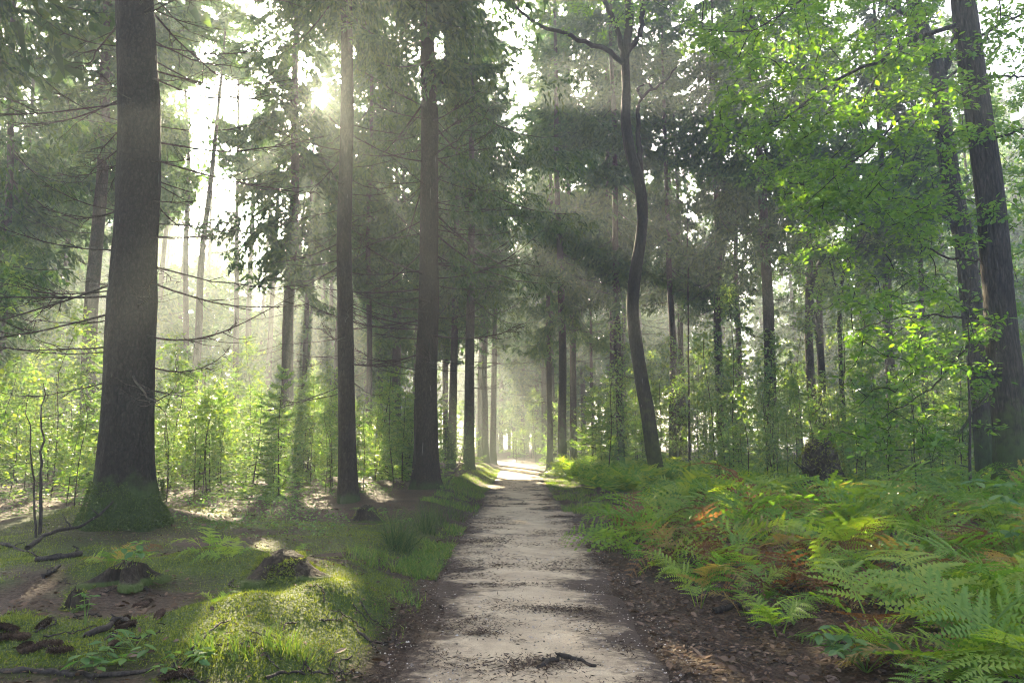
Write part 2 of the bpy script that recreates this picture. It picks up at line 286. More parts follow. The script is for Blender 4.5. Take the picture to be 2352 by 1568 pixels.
GAPS = [(430, 240, 40, 40, .85), (500, 225, 75, 40, .95), (470, 320, 45, 70, .95), (495, 440, 40, 55, .95), (400, 570, 30, 60, .7), (545, 250, 60, 35, .95), (735, 222, 26, 28, .97),
        (695, 160, 28, 40, .9), (480, 120, 35, 25, .8), (880, 60, 16, 20, .6), (1205, 140, 14, 25, .8), (1010, 110, 14, 40, .85), (1130, 15, 30, 18, .7),
        (1340, 210, 34, 34, .7), (1560, 440, 40, 70, .7), (1700, 590, 40, 60, .6), (1900, 545, 40, 30, .95), (1620, 540, 30, 50, .6), (1530, 330, 30, 60, .5), (60, 60, 60, 60, .5), (30, 360, 40, 60, .5), (1800, 660, 40, 60, .5)]
GRNG = RS(77)
def keep(p):
    k = np.ones(len(p), bool)
    if not len(p): return k
    c0 = p.mean(0); R0 = float(np.sqrt(((p - c0) ** 2).sum(1).max()))
    for c, r in SHAFTS:
        q0 = c0 - c; t0 = q0 @ SUN
        if q0 @ q0 - t0 * t0 > (R0 + r) ** 2: continue
        q = p - c; t = q @ SUN; d2 = (q * q).sum(1) - t * t
        k &= ~((t > 1.3) & (d2 < r * r))
    x, y, w = project(p)
    k &= (y < -60) | (noise(p[:, 0] * .8 + p[:, 2] * .35, p[:, 1] * .8 + p[:, 2] * .9, 88) + .5 * noise(p[:, 0] * 2 - p[:, 2] * 1.3, p[:, 1] * 2 + p[:, 2], 89) < .27)
    for cx, cy_, rx, ry, pr in GAPS:
        e = ((x - cx) / rx) ** 2 + ((y - cy_) / ry) ** 2; i = np.nonzero(e < 2.3)[0]
        if not len(i): continue
        e = e[i] + 1.3 * noise(x[i] / (rx * .45), y[i] / (ry * .45), int(cx))
        k[i] &= ~((e < 1.25) & (GRNG.rand(len(i)) < pr * np.clip(1.5 - .75 * e, 0, 1)))
    return k

# ------------------------------------------------------------------ ground, path
def moss_mask(x, y):
    m = smooth((fbm(x / .9, y / .9, 31, 4) + .24) * 4) * .95 * smooth((13 - y) / 3)
    for mx, my, rx, ry, a in [(-1.7, 5.4, .9, 1.0, 1.3), (-1.25, 6.3, .6, 1.0, 1.3), (-3.6, 6.8, 1.2, .5, .8), (-3.2, 4.3, .7, .4, .7), (-2.3, 4.3, .9, .35, .7)]:
        m = m + a * np.exp(-((x - mx) / rx) ** 4 - ((y - my) / ry) ** 4)
    for mx, my, rx, ry, a in [(-3.0, 5.3, .9, .35, .9), (-2.7, 6.2, .5, .4, .8), (-4.6, 9.0, 2.5, .8, .7)]:
        m = m - a * np.exp(-((x - mx) / rx) ** 2 - ((y - my) / ry) ** 2)
    return np.clip(m * smooth((pathx(y) - 1.02 - x) / .35), 0, 1)
def grid_mesh(X, Y, Z, name, m, attr=None):
    r, c = X.shape; i = np.arange(r - 1)[:, None] * c + np.arange(c - 1)[None]
    mb = MB(); mb.add(np.stack([X, Y, Z], -1), np.stack([i, i + 1, i + c + 1, i + c], -1).reshape(-1, 4), 0, True)
    o = mb.build(name, [m])
    if attr: a = o.data.attributes.new(attr[0], 'FLOAT', 'POINT'); a.data.foreach_set("value", attr[1].astype(np.float32).ravel())
    return o
gx = .9 * np.sinh(np.linspace(-6.05, 6.05, 221)); gy = 6 + .95 * np.sinh(np.linspace(-4.2, 6.05, 200))
X, Y = np.meshgrid(gx, gy); Zg = h(X, Y) - .05 * smooth((1.0 - np.abs(X - pathx(Y))) / .3) * (Y < 95)
tag(grid_mesh(X, Y, Zg, "ground", 'ground', ("moss", moss_mask(X, Y))), "dark forest floor of needles, earth and moss", None, None, "structure")
py_ = np.concatenate([np.arange(1.5, 14, .07), np.geomspace(14, 90, 170)]); pu = np.linspace(-1, 1, 41)
PYg, PU = np.meshgrid(py_, pu, indexing='ij')
hwL = 1.0 + .34 * fbm(PYg / 2.2, PYg * 0, 11, 6); hwR = 1.08 + .36 * fbm(PYg / 2.2, PYg * 0 + 9, 12, 6)
PX = pathx(PYg) + np.where(PU < 0, PU * hwL, PU * hwR)
lump = .03 * np.clip(fbm(PX / .6, PYg / .5, 14, 4), -.3, 1) + .014 * fbm(PX / .14, PYg / .14, 15, 3)
PZ = h(PX, PYg) + (.014 + lump) * smooth((1 - np.abs(PU)) / .12) - .012 * smooth((np.abs(PU) - .93) / .07)
tag(grid_mesh(PX, PYg, PZ, "path", 'sand', ("edge", .5 * np.abs(PU) ** 2.2 + .75 * np.clip(fbm(PX / .7, PYg / .45, 16, 5) - .05, 0, 1))), "sandy footpath strewn with dark needle drifts", None, None, "structure")

# ------------------------------------------------------------------ spruces
def branch_template(rng, sec, es, el, ew, hang, L=3.0, spread=.30):
    t = np.linspace(0, 1, 7); droop = -.16 * np.sin(math.pi * t * .75)
    main = np.stack([L * t, .06 * L * np.sin(t * 3 + rng.rand() * 6) * t, L * (droop + .10 * t ** 3)], 1)
    B = []; D = []; S = []; Ln = []; Wd = []
    at = lambda s: np.array([np.interp(s, t * L, main[:, k]) for k in range(3)])
    for s in np.arange(.10 * L, L * .99, sec):
        for sd in (-1, 1):
            f = s / L; ls = L * spread * (1 - f) ** .6 * min(1, f / .18 + .25) * rng.uniform(.6, 1.25) + .08
            p = at(s + rng.uniform(-.5, .5) * sec); a = math.radians(rng.uniform(40, 75))
            d = nrm(np.array([math.cos(a), sd * math.sin(a), -hang * rng.uniform(.2, 1.3)]))
            for q in np.arange(es * .5, ls, es):
                pos = p + d * q; pos[2] -= hang * .9 * q * q
                dd = nrm(d + np.array([0, 0, -hang * 1.4 * q])); side = nrm(np.cross(dd, [0, 0, 1]) + rng.randn(3) * .25)
                for k in (-1, 1):
                    e = nrm(dd * .75 + side * k * .55 + np.array([0, 0, -hang * .55 * rng.rand()]) + rng.randn(3) * .12)
                    w = nrm(np.cross(e, rng.randn(3)) + nrm(np.cross(e, [0, 0, 1.])) * .8)
                    B.append(pos); D.append(e); S.append(w); Ln.append(el * rng.uniform(.6, 1.3)); Wd.append(ew * rng.uniform(.7, 1.2))
    for s in np.arange(.2 * L, L, es * 1.5):
        e = nrm(np.array([.8, rng.randn() * .4, rng.randn() * .3])); B.append(at(s)); D.append(e); S.append(nrm(np.cross(e, rng.randn(3)))); Ln.append(el); Wd.append(ew)
    wv, wf = tube(main, np.linspace(.022, .004, 7), 3)
    return dict(B=np.array(B), D=np.array(D), S=np.array(S), L=np.array(Ln), W=np.array(Wd), wv=wv, wf=wf)
TPL = {'A': [branch_template(RS(i), .11, .075, .14, .046, .6) for i in range(4)], 'B': [branch_template(RS(10 + i), .19, .13, .25, .11, .6) for i in range(4)],
       'C': [branch_template(RS(20 + i), .33, .22, .42, .20, .55) for i in range(3)], 'D': [branch_template(RS(30 + i), .6, .42, .8, .40, .45) for i in range(2)]}
def rot(az, pitch, roll=0):
    ca, sa, cp, sp, cr, sr = math.cos(az), math.sin(az), math.cos(pitch), math.sin(pitch), math.cos(roll), math.sin(roll)
    return np.array([[ca, -sa, 0], [sa, ca, 0], [0, 0, 1]]) @ np.array([[cp, 0, -sp], [0, 1, 0], [sp, 0, cp]]) @ np.array([[1, 0, 0], [0, cr, -sr], [0, sr, cr]])
def put_branches(mb, items, origin, wood=0, nd=1, carve=True):
    acc = []
    for tp, p, R, s in items:
        acc.append((tp['B'] * s @ R.T + p, tp['D'] @ R.T, tp['S'] @ R.T, tp['L'] * (.55 + .45 * s), tp['W'] * (.6 + .4 * s)))
    ok = keep(np.array([(tp['wv'] * s @ R.T + p).mean(0) for tp, p, R, s in items])) if carve and items else [True] * len(items)
    for (tp, p, R, s), q in zip(items, ok):
        if q: mb.add(tp['wv'] * s @ R.T + p - origin, tp['wf'], wood)
    if not acc: return
    B, D, S, Ln, Wd = (np.concatenate([a[k] for a in acc]) for k in range(5))
    k = keep(B + D * Ln[:, None] * .5) if carve else np.ones(len(B), bool); fine = k & (Wd < .075); k &= ~fine
    kites(mb, B[fine] - origin, D[fine], S[fine], Ln[fine], Wd[fine], nd, .12); tris(mb, B[k] - origin, D[k], S[k], Ln[k], Wd[k], nd)
def trunk(mb, base, axis, zs, rad, n, seed, flare=.55, ridge=.04, m=0, fl_h=.45):
    th = np.arange(n) * 2 * math.pi / n; rng = RS(seed); ph = rng.rand(4) * 6.28
    lob = .5 + .5 * np.sin(th * 3 + ph[0]) * .6 + .4 * np.sin(th * 5 + ph[1])
    Z = zs[:, None]; jag = 1 + flare * np.exp(-np.maximum(Z, 0) / fl_h) * (.55 + .45 * lob[None]) + ridge * fbm((th * 6 + seed)[None] + 0 * Z, Z * 1.6, seed, 3) + ridge * 1.2 * noise((th * 1.3 + seed)[None] + 0 * Z, Z * .7, seed + 3)
    v, f = tube(axis - base, rad, n, jag); mb.add(v, f, m, True)
def dead_template(rng, L=2.0):
    mb = MB(); t = np.linspace(0, 1, 9); sag = rng.uniform(.05, .28); rise = rng.uniform(.12, .42)
    wob = np.cumsum(rng.randn(9) * .03); main = np.stack([L * t, L * wob * t, L * (-sag * t + rise * t ** 2.4)], 1)
    mb.add(*tube(main, .0105 * (1 - t) ** .8 + .0025, 5), 0, True)
    for s in rng.uniform(.2, .97, rng.randint(12, 20)):
        p = np.array([np.interp(s, t, main[:, k]) for k in range(3)]); sd = rng.choice([-1, 1]); l = rng.uniform(.2, .6) * (1.15 - s) * L * .6 + .1
        d = np.array([rng.uniform(.5, .9), sd * rng.uniform(.3, .8), rng.uniform(-.35, .25)]); u = np.linspace(0, 1, 5)[:, None]
        pts = p + d * l * u + np.array([0, 0, 1.]) * l * rng.uniform(-.2, .5) * u ** 2 + rng.randn(5, 3) * .008
        mb.add(*tube(pts, np.linspace(.006, .0022, 5), 3), 0)
    return mb.mesh("branch", ['twig'])
DEADT = [dead_template(RS(50 + i)) for i in range(9)]
NSPR = [0]
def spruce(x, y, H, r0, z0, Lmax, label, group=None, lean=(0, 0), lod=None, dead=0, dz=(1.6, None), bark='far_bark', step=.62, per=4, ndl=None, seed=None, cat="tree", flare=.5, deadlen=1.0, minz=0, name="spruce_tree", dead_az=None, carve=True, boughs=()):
    NSPR[0] += 1; seed = seed or NSPR[0] * 13 + 5; rng = RS(seed); base = np.array([x, y, hz(x, y) - .05]); d = math.hypot(x, y)
    root = thing(name, base, label, cat, group)
    near = d < 26
    zs = np.concatenate([[-.25, 0, .05, .12, .2, .3, .42, .58, .8], np.arange(1.05, H, .35 if near else 1.6), [H]])
    wob = np.stack([noise(zs / 5, zs * 0, seed), noise(zs / 5, zs * 0 + 4, seed + 1)], 1) * .22 * np.clip(zs, 0, 6)[:, None] / 6
    axis = base + np.stack([lean[0] * zs + wob[:, 0], lean[1] * zs + wob[:, 1], zs], 1)
    rad = r0 * np.clip(1 - np.maximum(zs, 0) / H, .02, 1) ** .75 
    tb = MB(); trunk(tb, base, axis, zs, rad, 48 if near else 10, seed, flare, .10 if near else .03); tb.build("trunk", [bark], root)
    ax = lambda z: np.array([np.interp(z, zs, axis[:, k]) for k in range(3)])
    items = []; z = max(z0, minz)
    while z < H - .4:
        for q in range(per):
            f = (z - z0) / (H - z0); zz = z + rng.uniform(-.5, .5) * step; L = Lmax * max(.12, 1 - f) ** .6 * rng.uniform(.62, 1.15)
            if f < .12: L *= rng.uniform(.5, 1)
            az = rng.rand() * 6.283; p = ax(zz); pitch = math.radians(-24 + 46 * f + rng.randn() * 8)
            tip = p + np.array([math.cos(az), math.sin(az), -.2]) * L * .6; sx, sy, w = project(tip)
            l = lod
            if l is None:
                dd = float(np.linalg.norm(tip)); inf = (-450 < sx < 2800) and (-300 < sy)
                l = ('A' if dd < 21 else 'B' if dd < 38 else 'C') if inf else ('B' if dd < 18 else 'C' if dd < 45 else 'D')
            tp = TPL[l][rng.randint(len(TPL[l]))]; items.append((tp, p, rot(az, pitch, rng.randn() * .15), L / 3))
            if lod is None and sy < -210 and y > 12:  # extra coarse boughs above the view, added to keep sun off the near air
                for _ in range(2): items.append((TPL['D'][rng.randint(2)], p, rot(rng.rand() * 6.283, pitch, rng.randn() * .3), L / 3))
        z += step * rng.uniform(.7, 1.3)
    for zz, az, L, pit in boughs: items.append((TPL['A'][rng.randint(4)], ax(zz), rot(az, math.radians(pit), rng.randn() * .1), L / 3))
    cb = MB(); put_branches(cb, items, base, carve=carve)
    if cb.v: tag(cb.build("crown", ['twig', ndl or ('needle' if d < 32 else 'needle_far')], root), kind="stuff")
    hi = dz[1] or z0 + 1.5
    for q in range(dead):
        zz = dz[0] + (hi - dz[0]) * (q + rng.rand()) / dead; az = rng.rand() * 6.283 if dead_az is None else dead_az[rng.randint(len(dead_az))] + rng.randn() * .5
        s = rng.uniform(.45, 1.15) * deadlen; rr = np.interp(zz, zs, rad) * .85; dirv = np.array([math.cos(az), math.sin(az), 0])
        mt = Matrix.Translation(Vector(ax(zz) + dirv * rr - base)) @ Matrix.Rotation(az, 4, 'Z') @ Matrix.Rotation(math.radians(rng.uniform(-12, 14)), 4, 'Y') @ Matrix.Rotation(rng.randn() * .3, 4, 'X') @ Matrix.Scale(s, 4)
        child("branch", DEADT[rng.randint(len(DEADT))], root, mt)
    return root
def at_px(px, py, d=None):
    if d is None: g = G(px, py); return g[0], g[1]
    r = ray(px, py); return r[0] * d / r[1], d
def px_spruce(bx, by, tx, ty, H, wpx, z0, Lmax, label, d=None, **kw):   # base and an upper point as seen, trunk width in frame units at 1.5 m
    x, y = at_px(bx, by, d); q = P(tx, ty, y); lean = ((q[0] - x) / (q[2] - hz(x, y)), 0)
    return spruce(x, y, H, wpx / FPX * y / 2, z0, Lmax, label, lean=lean, **kw)
BG = "tall spruces standing back in the misty wood"
# the near spruces by the path
BIG = px_spruce(285, 1195, 313, 0, 30, 108, 11.0, 4.6, "massive spruce with mossy flared foot and many bare drooping twigs", lod=None, dead=105, dz=(1.9, 12.5), bark='spruce_bark', flare=.75, deadlen=1.2, seed=101, dead_az=(0.2, 2.9, 3.3, 2.5, 0.5, 1.2, 2.0, -.3))
px_spruce(800, 1150, 790, 0, 29, 40, 11.5, 4.0, "slim dark spruce trunk beside the bare earth bank, thinner of the two", dead=34, dz=(2.2, 8.5), bark='path_spruce_bark', seed=102)
px_spruce(978, 1120, 985, 60, 30, 54, 12.5, 5.0, "stout dark spruce on the bare bank with spreading roots beside the path", dead=60, dz=(3.0, 11), bark='path_spruce_bark', seed=103, deadlen=1.6, flare=.65,
          boughs=[(7.2, .1, 4.2, -20), (7.8, .5, 4.6, -18), (8.2, 1.1, 4.6, -15), (8.6, -.1, 5.0, -15), (9.0, 2.0, 4.4, -15), (9.4, .4, 5.0, -12), (9.8, -.3, 5.0, -12), (10.4, .8, 5, -10), (10.8, .1, 5.2, -10), (11.2, 2.4, 4.6, -10), (11.6, -.4, 5, -8), (12, .6, 5, -8)])
px_spruce(208, 905, 248, 0, 29, 34, 11.0, 4.4, "grey spruce trunk rising behind the massive mossy-footed spruce", d=21, dead=18, dz=(3, 12), seed=104)
px_spruce(664, 985, 676, 300, 28, 28, 7.0, 4.6, "slender spruce wreathed in sun haze above the young undergrowth", d=24, dead=22, dz=(3, 8), seed=105)
px_spruce(1077, 1040, 1083, 450, 26, 26, 10.5, 4.8, "spruce with bare whorled twigs at the verge where the path meets the light", d=31, dead=34, dz=(3.5, 12.5), seed=106, deadlen=1.5,
          boughs=[(8.0, -.6, 4.0, -22), (9.0, .3, 4.4, -15), (10.2, -.8, 4.6, -10), (10.8, .1, 4.6, -10)])
# a row down both sides of the path
ORD = ["first", "second", "third", "fourth", "fifth", "sixth", "seventh", "eighth", "ninth"]
row = [(1022, 9, 40, 8), (1045, 9, 52, 8), (1104, 15, 48, 9), (1133, 15, 46, 9), (905, 13, 38, 7), (870, 14, 44, 9), (760, 12, 42, 8), (1150, 10, 66, 8)]
for bx, wpx, d, z0 in row:
    px_spruce(bx, 1010, bx + 4, 500, 31, wpx, z0, 4.6, "misty spruce trunk along the sapling thicket side of the path, %s one back" % ORD[sorted(q[2] for q in row).index(d)], d=d, dead=14, dz=(3, z0), group="spruces along the undergrowth side of the path")
row = [(1292, 21, 33, 7.5, 1283), (1318, 17, 36, 8, 1310), (1272, 13, 44, 8, 1266), (1250, 13, 52, 8, 1247), (1232, 10, 62, 8, 1229), (1405, 15, 34, 8, 1400), (1425, 19, 29, 9, 1415), (1437, 12, 40, 8, 1430), (1362, 8, 37, 13, 1352)]
for bx, wpx, d, z0, tx in row:
    px_spruce(bx, 1030, tx, 500, 31, wpx, z0, 4.5, "brown spruce trunk in the row bordering the bracken side of the path, %s one back" % ORD[sorted(q[2] for q in row).index(d)], d=d, dead=14, dz=(3, z0), group="spruces along the bracken side of the path")
for bx, d, z0, lab in [(430, 33, 9.5, "spruce with high crown between the massive spruce and the sun gap"), (545, 38, 10.5, "spruce with high crown just beside the bright sun gap"), (-150, 13.5, 5.5, "spruce whose low boughs hang in beside the massive spruce"), (340, 27, 10, "spruce close behind the massive spruce, its boughs above the thicket"), (850, 29, 8, "spruce filling the space between the two dark trunks"), (1262, 37, 11, "tall spruce at the bend whose crown arches high above the sand"), (1116, 41, 12, "tall spruce facing the bend with its crown meeting others overhead"), (1078, 46, 9, "spruce leaning its boughs over the path from the shade"), (1266, 58, 8, "spruce behind the one that leans over the path")]:
    px_spruce(bx, 1000, bx, 300, 29, 15, z0, 4.2, lab, d=d, dead=10, dz=(3, z0))
# spruces deeper in the bracken side
for bx, by, tx, wpx, d, z0, lab in [(1541, 960, 1531, 18, 30, 7, "spruce with pendulous grey-green boughs behind the crooked dark tree"), (1655, 960, 1641, 22, 27, 8, "dark spruce trunk with low dead twigs among bracken and saplings"),
        (1697, 940, 1690, 15, 33, 9, "thin pale spruce trunk between two darker ones among the saplings"), (1768, 960, 1742, 29, 24, 8.5, "pale mossy spruce trunk, thickest among the saplings"),
        (1862, 930, 1850, 22, 29, 9, "reddish spruce trunk close beside a grey one behind the uprooted stump"), (1882, 930, 1868, 18, 31, 9, "grey spruce trunk close beside a reddish one behind the uprooted stump"),
        (2040, 900, 2024, 24, 27, 9, "grey spruce trunk screened by oak leaves above the bracken"), (2118, 930, 2104, 15, 26, 10, "slender sunlit spruce trunk seen through the oak leaves")]:
    px_spruce(bx, by, tx, 350, 25, wpx, z0, 3.4, lab, d=d, dead=24, dz=(2.5, z0 + 1))
# spruces deeper on the other side
for bx, tx, wpx, d, z0 in [(5, 20, 22, 22, 4.5), (45, 70, 17, 30, 4.5), (150, 165, 17, 34, 5), (110, 130, 13, 40, 5), (130, 146, 12, 44, 6), (-60, -50, 18, 27, 5), (330, 340, 14, 36, 6), (575, 580, 17, 42, 3.5), (480, 492, 11, 52, 6), (620, 625, 12, 50, 7)]:
    px_spruce(bx, 900, tx, 400, 25, wpx, z0, 4.2, "hazy spruce standing in the sunlit undergrowth behind the massive spruce", d=d, dead=8, dz=(2, z0), group="spruces in the sunlit undergrowth")
# the wood behind, rank on rank
rng = RS(4); placed = []
FAR = []
def near_shaft(x, y):
    for c, r in SHAFTS:
        q = np.array([x, y]) - c[:2]; d = SUN[:2] / np.linalg.norm(SUN[:2]); t = q @ d
        if 3 < t < 55 and abs(q[0] * d[1] - q[1] * d[0]) < (3.6 if abs(c[0]) < 8 else 2.0) + r and c[1] > 15: return True
    return False
def rank(n, y0, y1, label, group, share, side=(-.92, .9), gapskip=.5, **kw):
    k = t = 0
    while k < n and t < 6000:
        t += 1; y = rng.uniform(y0, y1); x = rng.uniform(*side) * y
        if (abs(x - pathx(y)) < 2.6 + .01 * y and y < 88) or any((x - a) ** 2 + (y - b) ** 2 < 7 for a, b in placed): continue
        u = 1176 + FPX * x / y
        if (370 < u < 590 and rng.rand() < gapskip) or (1480 < u < 2050 and y > 45 and rng.rand() < .3): continue
        placed.append((x, y)); k += 1
        if share and not near_shaft(x, y):
            if len(FAR) < 6:
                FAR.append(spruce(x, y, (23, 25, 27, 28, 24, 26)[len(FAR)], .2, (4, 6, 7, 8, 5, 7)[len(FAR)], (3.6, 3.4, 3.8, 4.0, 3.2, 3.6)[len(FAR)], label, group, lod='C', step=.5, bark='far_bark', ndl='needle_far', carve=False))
            else:
                v = rng.uniform(.88, 1.1); clone(FAR[rng.randint(6)], (x, y, hz(x, y) - .05), rng.rand() * 6.28, (v, v * rng.uniform(.92, 1.05)), label, group)
        else:
            spruce(x, y, rng.uniform(22, 29), rng.uniform(.14, .24), rng.uniform(4.5, 9), rng.uniform(3.2, 4.3), label, group, lean=(rng.randn() * .012, 0), step=.7, **kw)
rank(18, 30, 50, "tall spruce standing among others in the misty wood behind", BG, False, (-.55, -.06), 0)  # rank added on the sunward side to block sun from the near ground
rank(18, 34, 52, "tall spruce standing among others in the misty wood behind", BG, False)
rank(42, 57, 108, "spruce packed in to shade the bend of the path", "spruces packed in to shade the bend of the path", True, (-.34, .03), 0, lod='D')  # added dense rank, blocks sun so the air at the path's end darkens
rank(60, 48, 72, "distant spruce dissolving in the mist deep in the wood", "distant spruces deep in the wood", True, gapskip=.7)
rank(90, 70, 125, "faint spruce on the far side of the wood", "faint spruces on the far side of the wood", True, gapskip=.8)
for x, y in [(0.9, 59), (2.8, 63), (4.6, 60), (0.2, 66), (2.4, 71), (5.2, 68), (-1.2, 73), (3.6, 78), (0.4, 80), (-4, 84), (6.5, 75), (-2, 92), (2, 96)]:
    clone(FAR[(0, 4)[int(y) % 2]], (x, y, hz(x, y)), x, (1.0, .9), "faint spruce closing the far end of the path", "spruces closing the far end of the path")

# ------------------------------------------------------------------ broadleaf growth
def grow(mb, skel, att, rng, m=0, r1=.0055, thick=1.0, n=4, wig=.12):
    S = np.concatenate(skel); order = np.argsort(np.min(((att[:, None] - S[None, ::3]) ** 2).sum(2), 1)); tips = []
    for i in order:
        c = att[i]; d2 = ((S - c) ** 2).sum(1); j = d2.argmin(); p = S[j]; l = math.sqrt(d2[j])
        if l < .05: tips.append((p, c)); continue
        u = np.linspace(0, 1, 6)[:, None]; mid = rng.randn(3) * wig * l; mid[2] += .10 * l
        pts = p + (c - p) * u + mid * np.sin(u * math.pi) + rng.randn(6, 3) * .02 * l * u
        r0 = min(.028, r1 + .007 * l) * thick; mb.add(*tube(pts, np.linspace(r0, r1, 6), n), m, True)
        S = np.concatenate([S, pts[2:]]); tips.append((pts[2], c))
    return tips
def leafage(mb, tips, rng, per, size, shape, m, spread=(.2, .2, .09), filt=None, tilt=.45):
    p0 = np.array([a for a, _ in tips]); p1 = np.array([b for _, b in tips]); i = np.repeat(np.arange(len(tips)), per); n = len(i)
    t = rng.rand(n, 1) ** .6 * 1.05; pos = p0[i] + (p1[i] - p0[i]) * t + rng.randn(n, 3) * np.array(spread)
    if filt is not None: k = filt(pos); pos = pos[k]; i = i[k]; n = len(i)
    d = nrm((p1[i] - p0[i])) * .6 + rng.randn(n, 3) * .8; d[:, 2] = d[:, 2] * .45 - .15; up = nrm(np.array([0, 0, 1.]) + rng.randn(n, 3) * tilt)
    leaves(mb, pos, d, up, size * rng.uniform(.45, 1.35, n), shape, m)
def box_pts(rng, regs):
    out = []
    for (x0, x1, y0, y1, d0, d1, n) in regs:
        for _ in range(n): out.append(P(rng.uniform(x0, x1), rng.uniform(y0, y1), rng.uniform(d0, d1)))
    return np.array(out)
def broad_tree(name, base, axis_c, rads, limbs, regs, label, bark, leafm, shape, per, size, seed, group=None, ngrow=True, sides=36, ridge=.10, filt=None, spread=(.13, .13, .07)):
    rng = RS(seed); base = np.asarray(base, float); root = thing(name, base, label, "tree", group)
    A = spline(np.asarray(axis_c), 60); zs = A[:, 2] - base[2]; rad = np.interp(np.linspace(0, 1, 60), np.linspace(0, 1, len(rads)), rads)
    tb = MB(); trunk(tb, base, A, zs, rad, sides, seed, .28, ridge, fl_h=.3); tb.build("trunk", [bark], root)
    skel = [A[25:]]
    for c, r0, r1 in limbs:
        Lp = spline(np.asarray(c), 24); Lp[1:] += rng.randn(23, 3) * .018; lb = MB(); v, f = tube(Lp - base, np.linspace(r0, r1, 24), 8); lb.add(v, f, 0, True)
        lb.build("limb", [bark], root); skel.append(Lp)
    if regs:
        att = box_pts(rng, regs); att = att[att[:, 2] > h(att[:, 0], att[:, 1]) + .25]
        tw = MB(); tips = grow(tw, skel, att, rng); tw.v = [v - base for v in tw.v]; tag(tw.build("twigs", ['dark_bark'], root), kind="stuff")
        lf = MB(); leafage(lf, tips, rng, per, size, shape, 0, spread, filt); lf.v = [v - base for v in lf.v]; tag(lf.build("crown", [leafm], root), kind="stuff")
    return root
def pl(d, *pts): return [P(a, b, d if np.isscalar(d) else d[min(k, len(d) - 1)]) for k, (a, b) in enumerate(pts)]
# big oak at the edge of the bracken
bx, by = at_px(2335, 1175); bz = hz(bx, by); D = by
ax = [np.array([bx, by, bz - .2]), np.array([bx, by, bz])] + pl(D, (2325, 1000), (2303, 800), (2288, 620), (2272, 430), (2247, 250), (2228, 120), (2212, 0), (2205, -150), (2190, -420))
oak_limbs = [(pl((D, D - .4, D - 1.0, D - 1.4, D - 1.6, D - 2), (2215, 55), (2092, 95), (2051, 125), (1931, 177), (1830, 250), (1760, 310)), .06, .012),
             (pl((D - 1, D - 1.2, D - 1.4), (2051, 125), (1991, 217), (1975, 274), (1991, 330)), .022, .008),
             (pl((D, D - .5, D - 1, D - 1.5), (2230, 140), (2090, 250), (2010, 330), (1900, 420), (1850, 470)), .035, .008),
             (pl((D, D - .3), (2255, 80), (2349, 32), (2450, 0)), .035, .015), (pl((D, D - .3), (2268, 175), (2349, 177), (2450, 190)), .03, .015), (pl((D, D - .4), (2277, 325), (2320, 305), (2420, 290)), .035, .015),
             (pl((D, D - .2, D - .6, D - 1, D - 1.4), (2312, 850), (2250, 930), (2150, 1050), (2050, 1085), (1940, 1120)), .035, .008),
             (pl((D, D - .4, D - .9), (2296, 735), (2160, 725), (2045, 735), (1960, 760)), .03, .008), (pl((D, D - .6, D - 1), (2300, 770), (2210, 810), (2130, 900), (2020, 960)), .028, .008),
             (pl((D, D + .5, D + 1), (2280, 600), (2180, 590), (2080, 540)), .035, .01), (pl((D, D + .5, D - .5), (2205, -150), (2000, -130), (1750, -60), (1560, -20)), .07, .015), (pl((D - .8, D - 1.5), (1894, -60), (1794, 36), (1729, 68), (1620, 74)), .028, .01)]
oak_regs = [(1600, 2200, -120, 120, D - 2.5, D + 1.5, 75), (1640, 2250, 80, 330, D - 2.5, D + 1, 105), (1780, 2200, 300, 520, D - 2.2, D + 1, 55), (2230, 2420, -80, 500, D - 2, D + 1.5, 55),
            (1930, 2280, 480, 700, D - 1.5, D + 1, 40), (1880, 2290, 680, 1040, D - 2.2, D + .5, 80), (2280, 2420, 500, 900, D + .3, D + 2, 22), (1780, 2000, 380, 470, D - 1.8, D - .5, 12)]
broad_tree("oak_tree", [bx, by, bz], ax, [.38, .34, .28, .265, .255, .245, .235, .22, .19], oak_limbs, oak_regs, "sturdy oak with furrowed bark leaning over the bracken", 'oak_bark', 'oak', 'ovate', 40, .12, 301)
# second oak behind it, crooked
bx, by = at_px(2268, 1060, 19); bz = hz(bx, by); D = 19
ax = [np.array([bx, by, bz - .2]), np.array([bx, by, bz])] + pl(D, (2255, 900), (2232, 700), (2215, 560), (2185, 420), (2165, 280), (2150, 150), (2110, 40), (2095, -120), (2080, -300))
broad_tree("oak_tree", [bx, by, bz], ax, [.31, .29, .27, .26, .24, .21, .18, .15, .12], [(pl((D, D - .5, D - 1), (2160, 200), (2200, 60), (2215, -60)), .13, .06), (pl((D, D - 1), (2150, 150), (2060, 75), (2000, 80)), .06, .02), (pl((D, D - 1, D - 1), (2210, 520), (2100, 470), (1950, 440), (1800, 420)), .05, .012), (pl((D, D + 1), (2120, 60), (1950, -40), (1700, -120)), .08, .02)],
           [(1560, 2150, -150, 150, D - 2, D + 3, 130), (1700, 2352, 120, 450, D - 2, D + 3, 170), (1800, 2380, 430, 720, D - 1.5, D + 3, 90), (1960, 2380, 700, 900, D, D + 2, 40)], "broad oak trunk standing in shade behind the furrowed oak", 'oak_bark', 'oak', 'small', 44, .135, 302, sides=24)
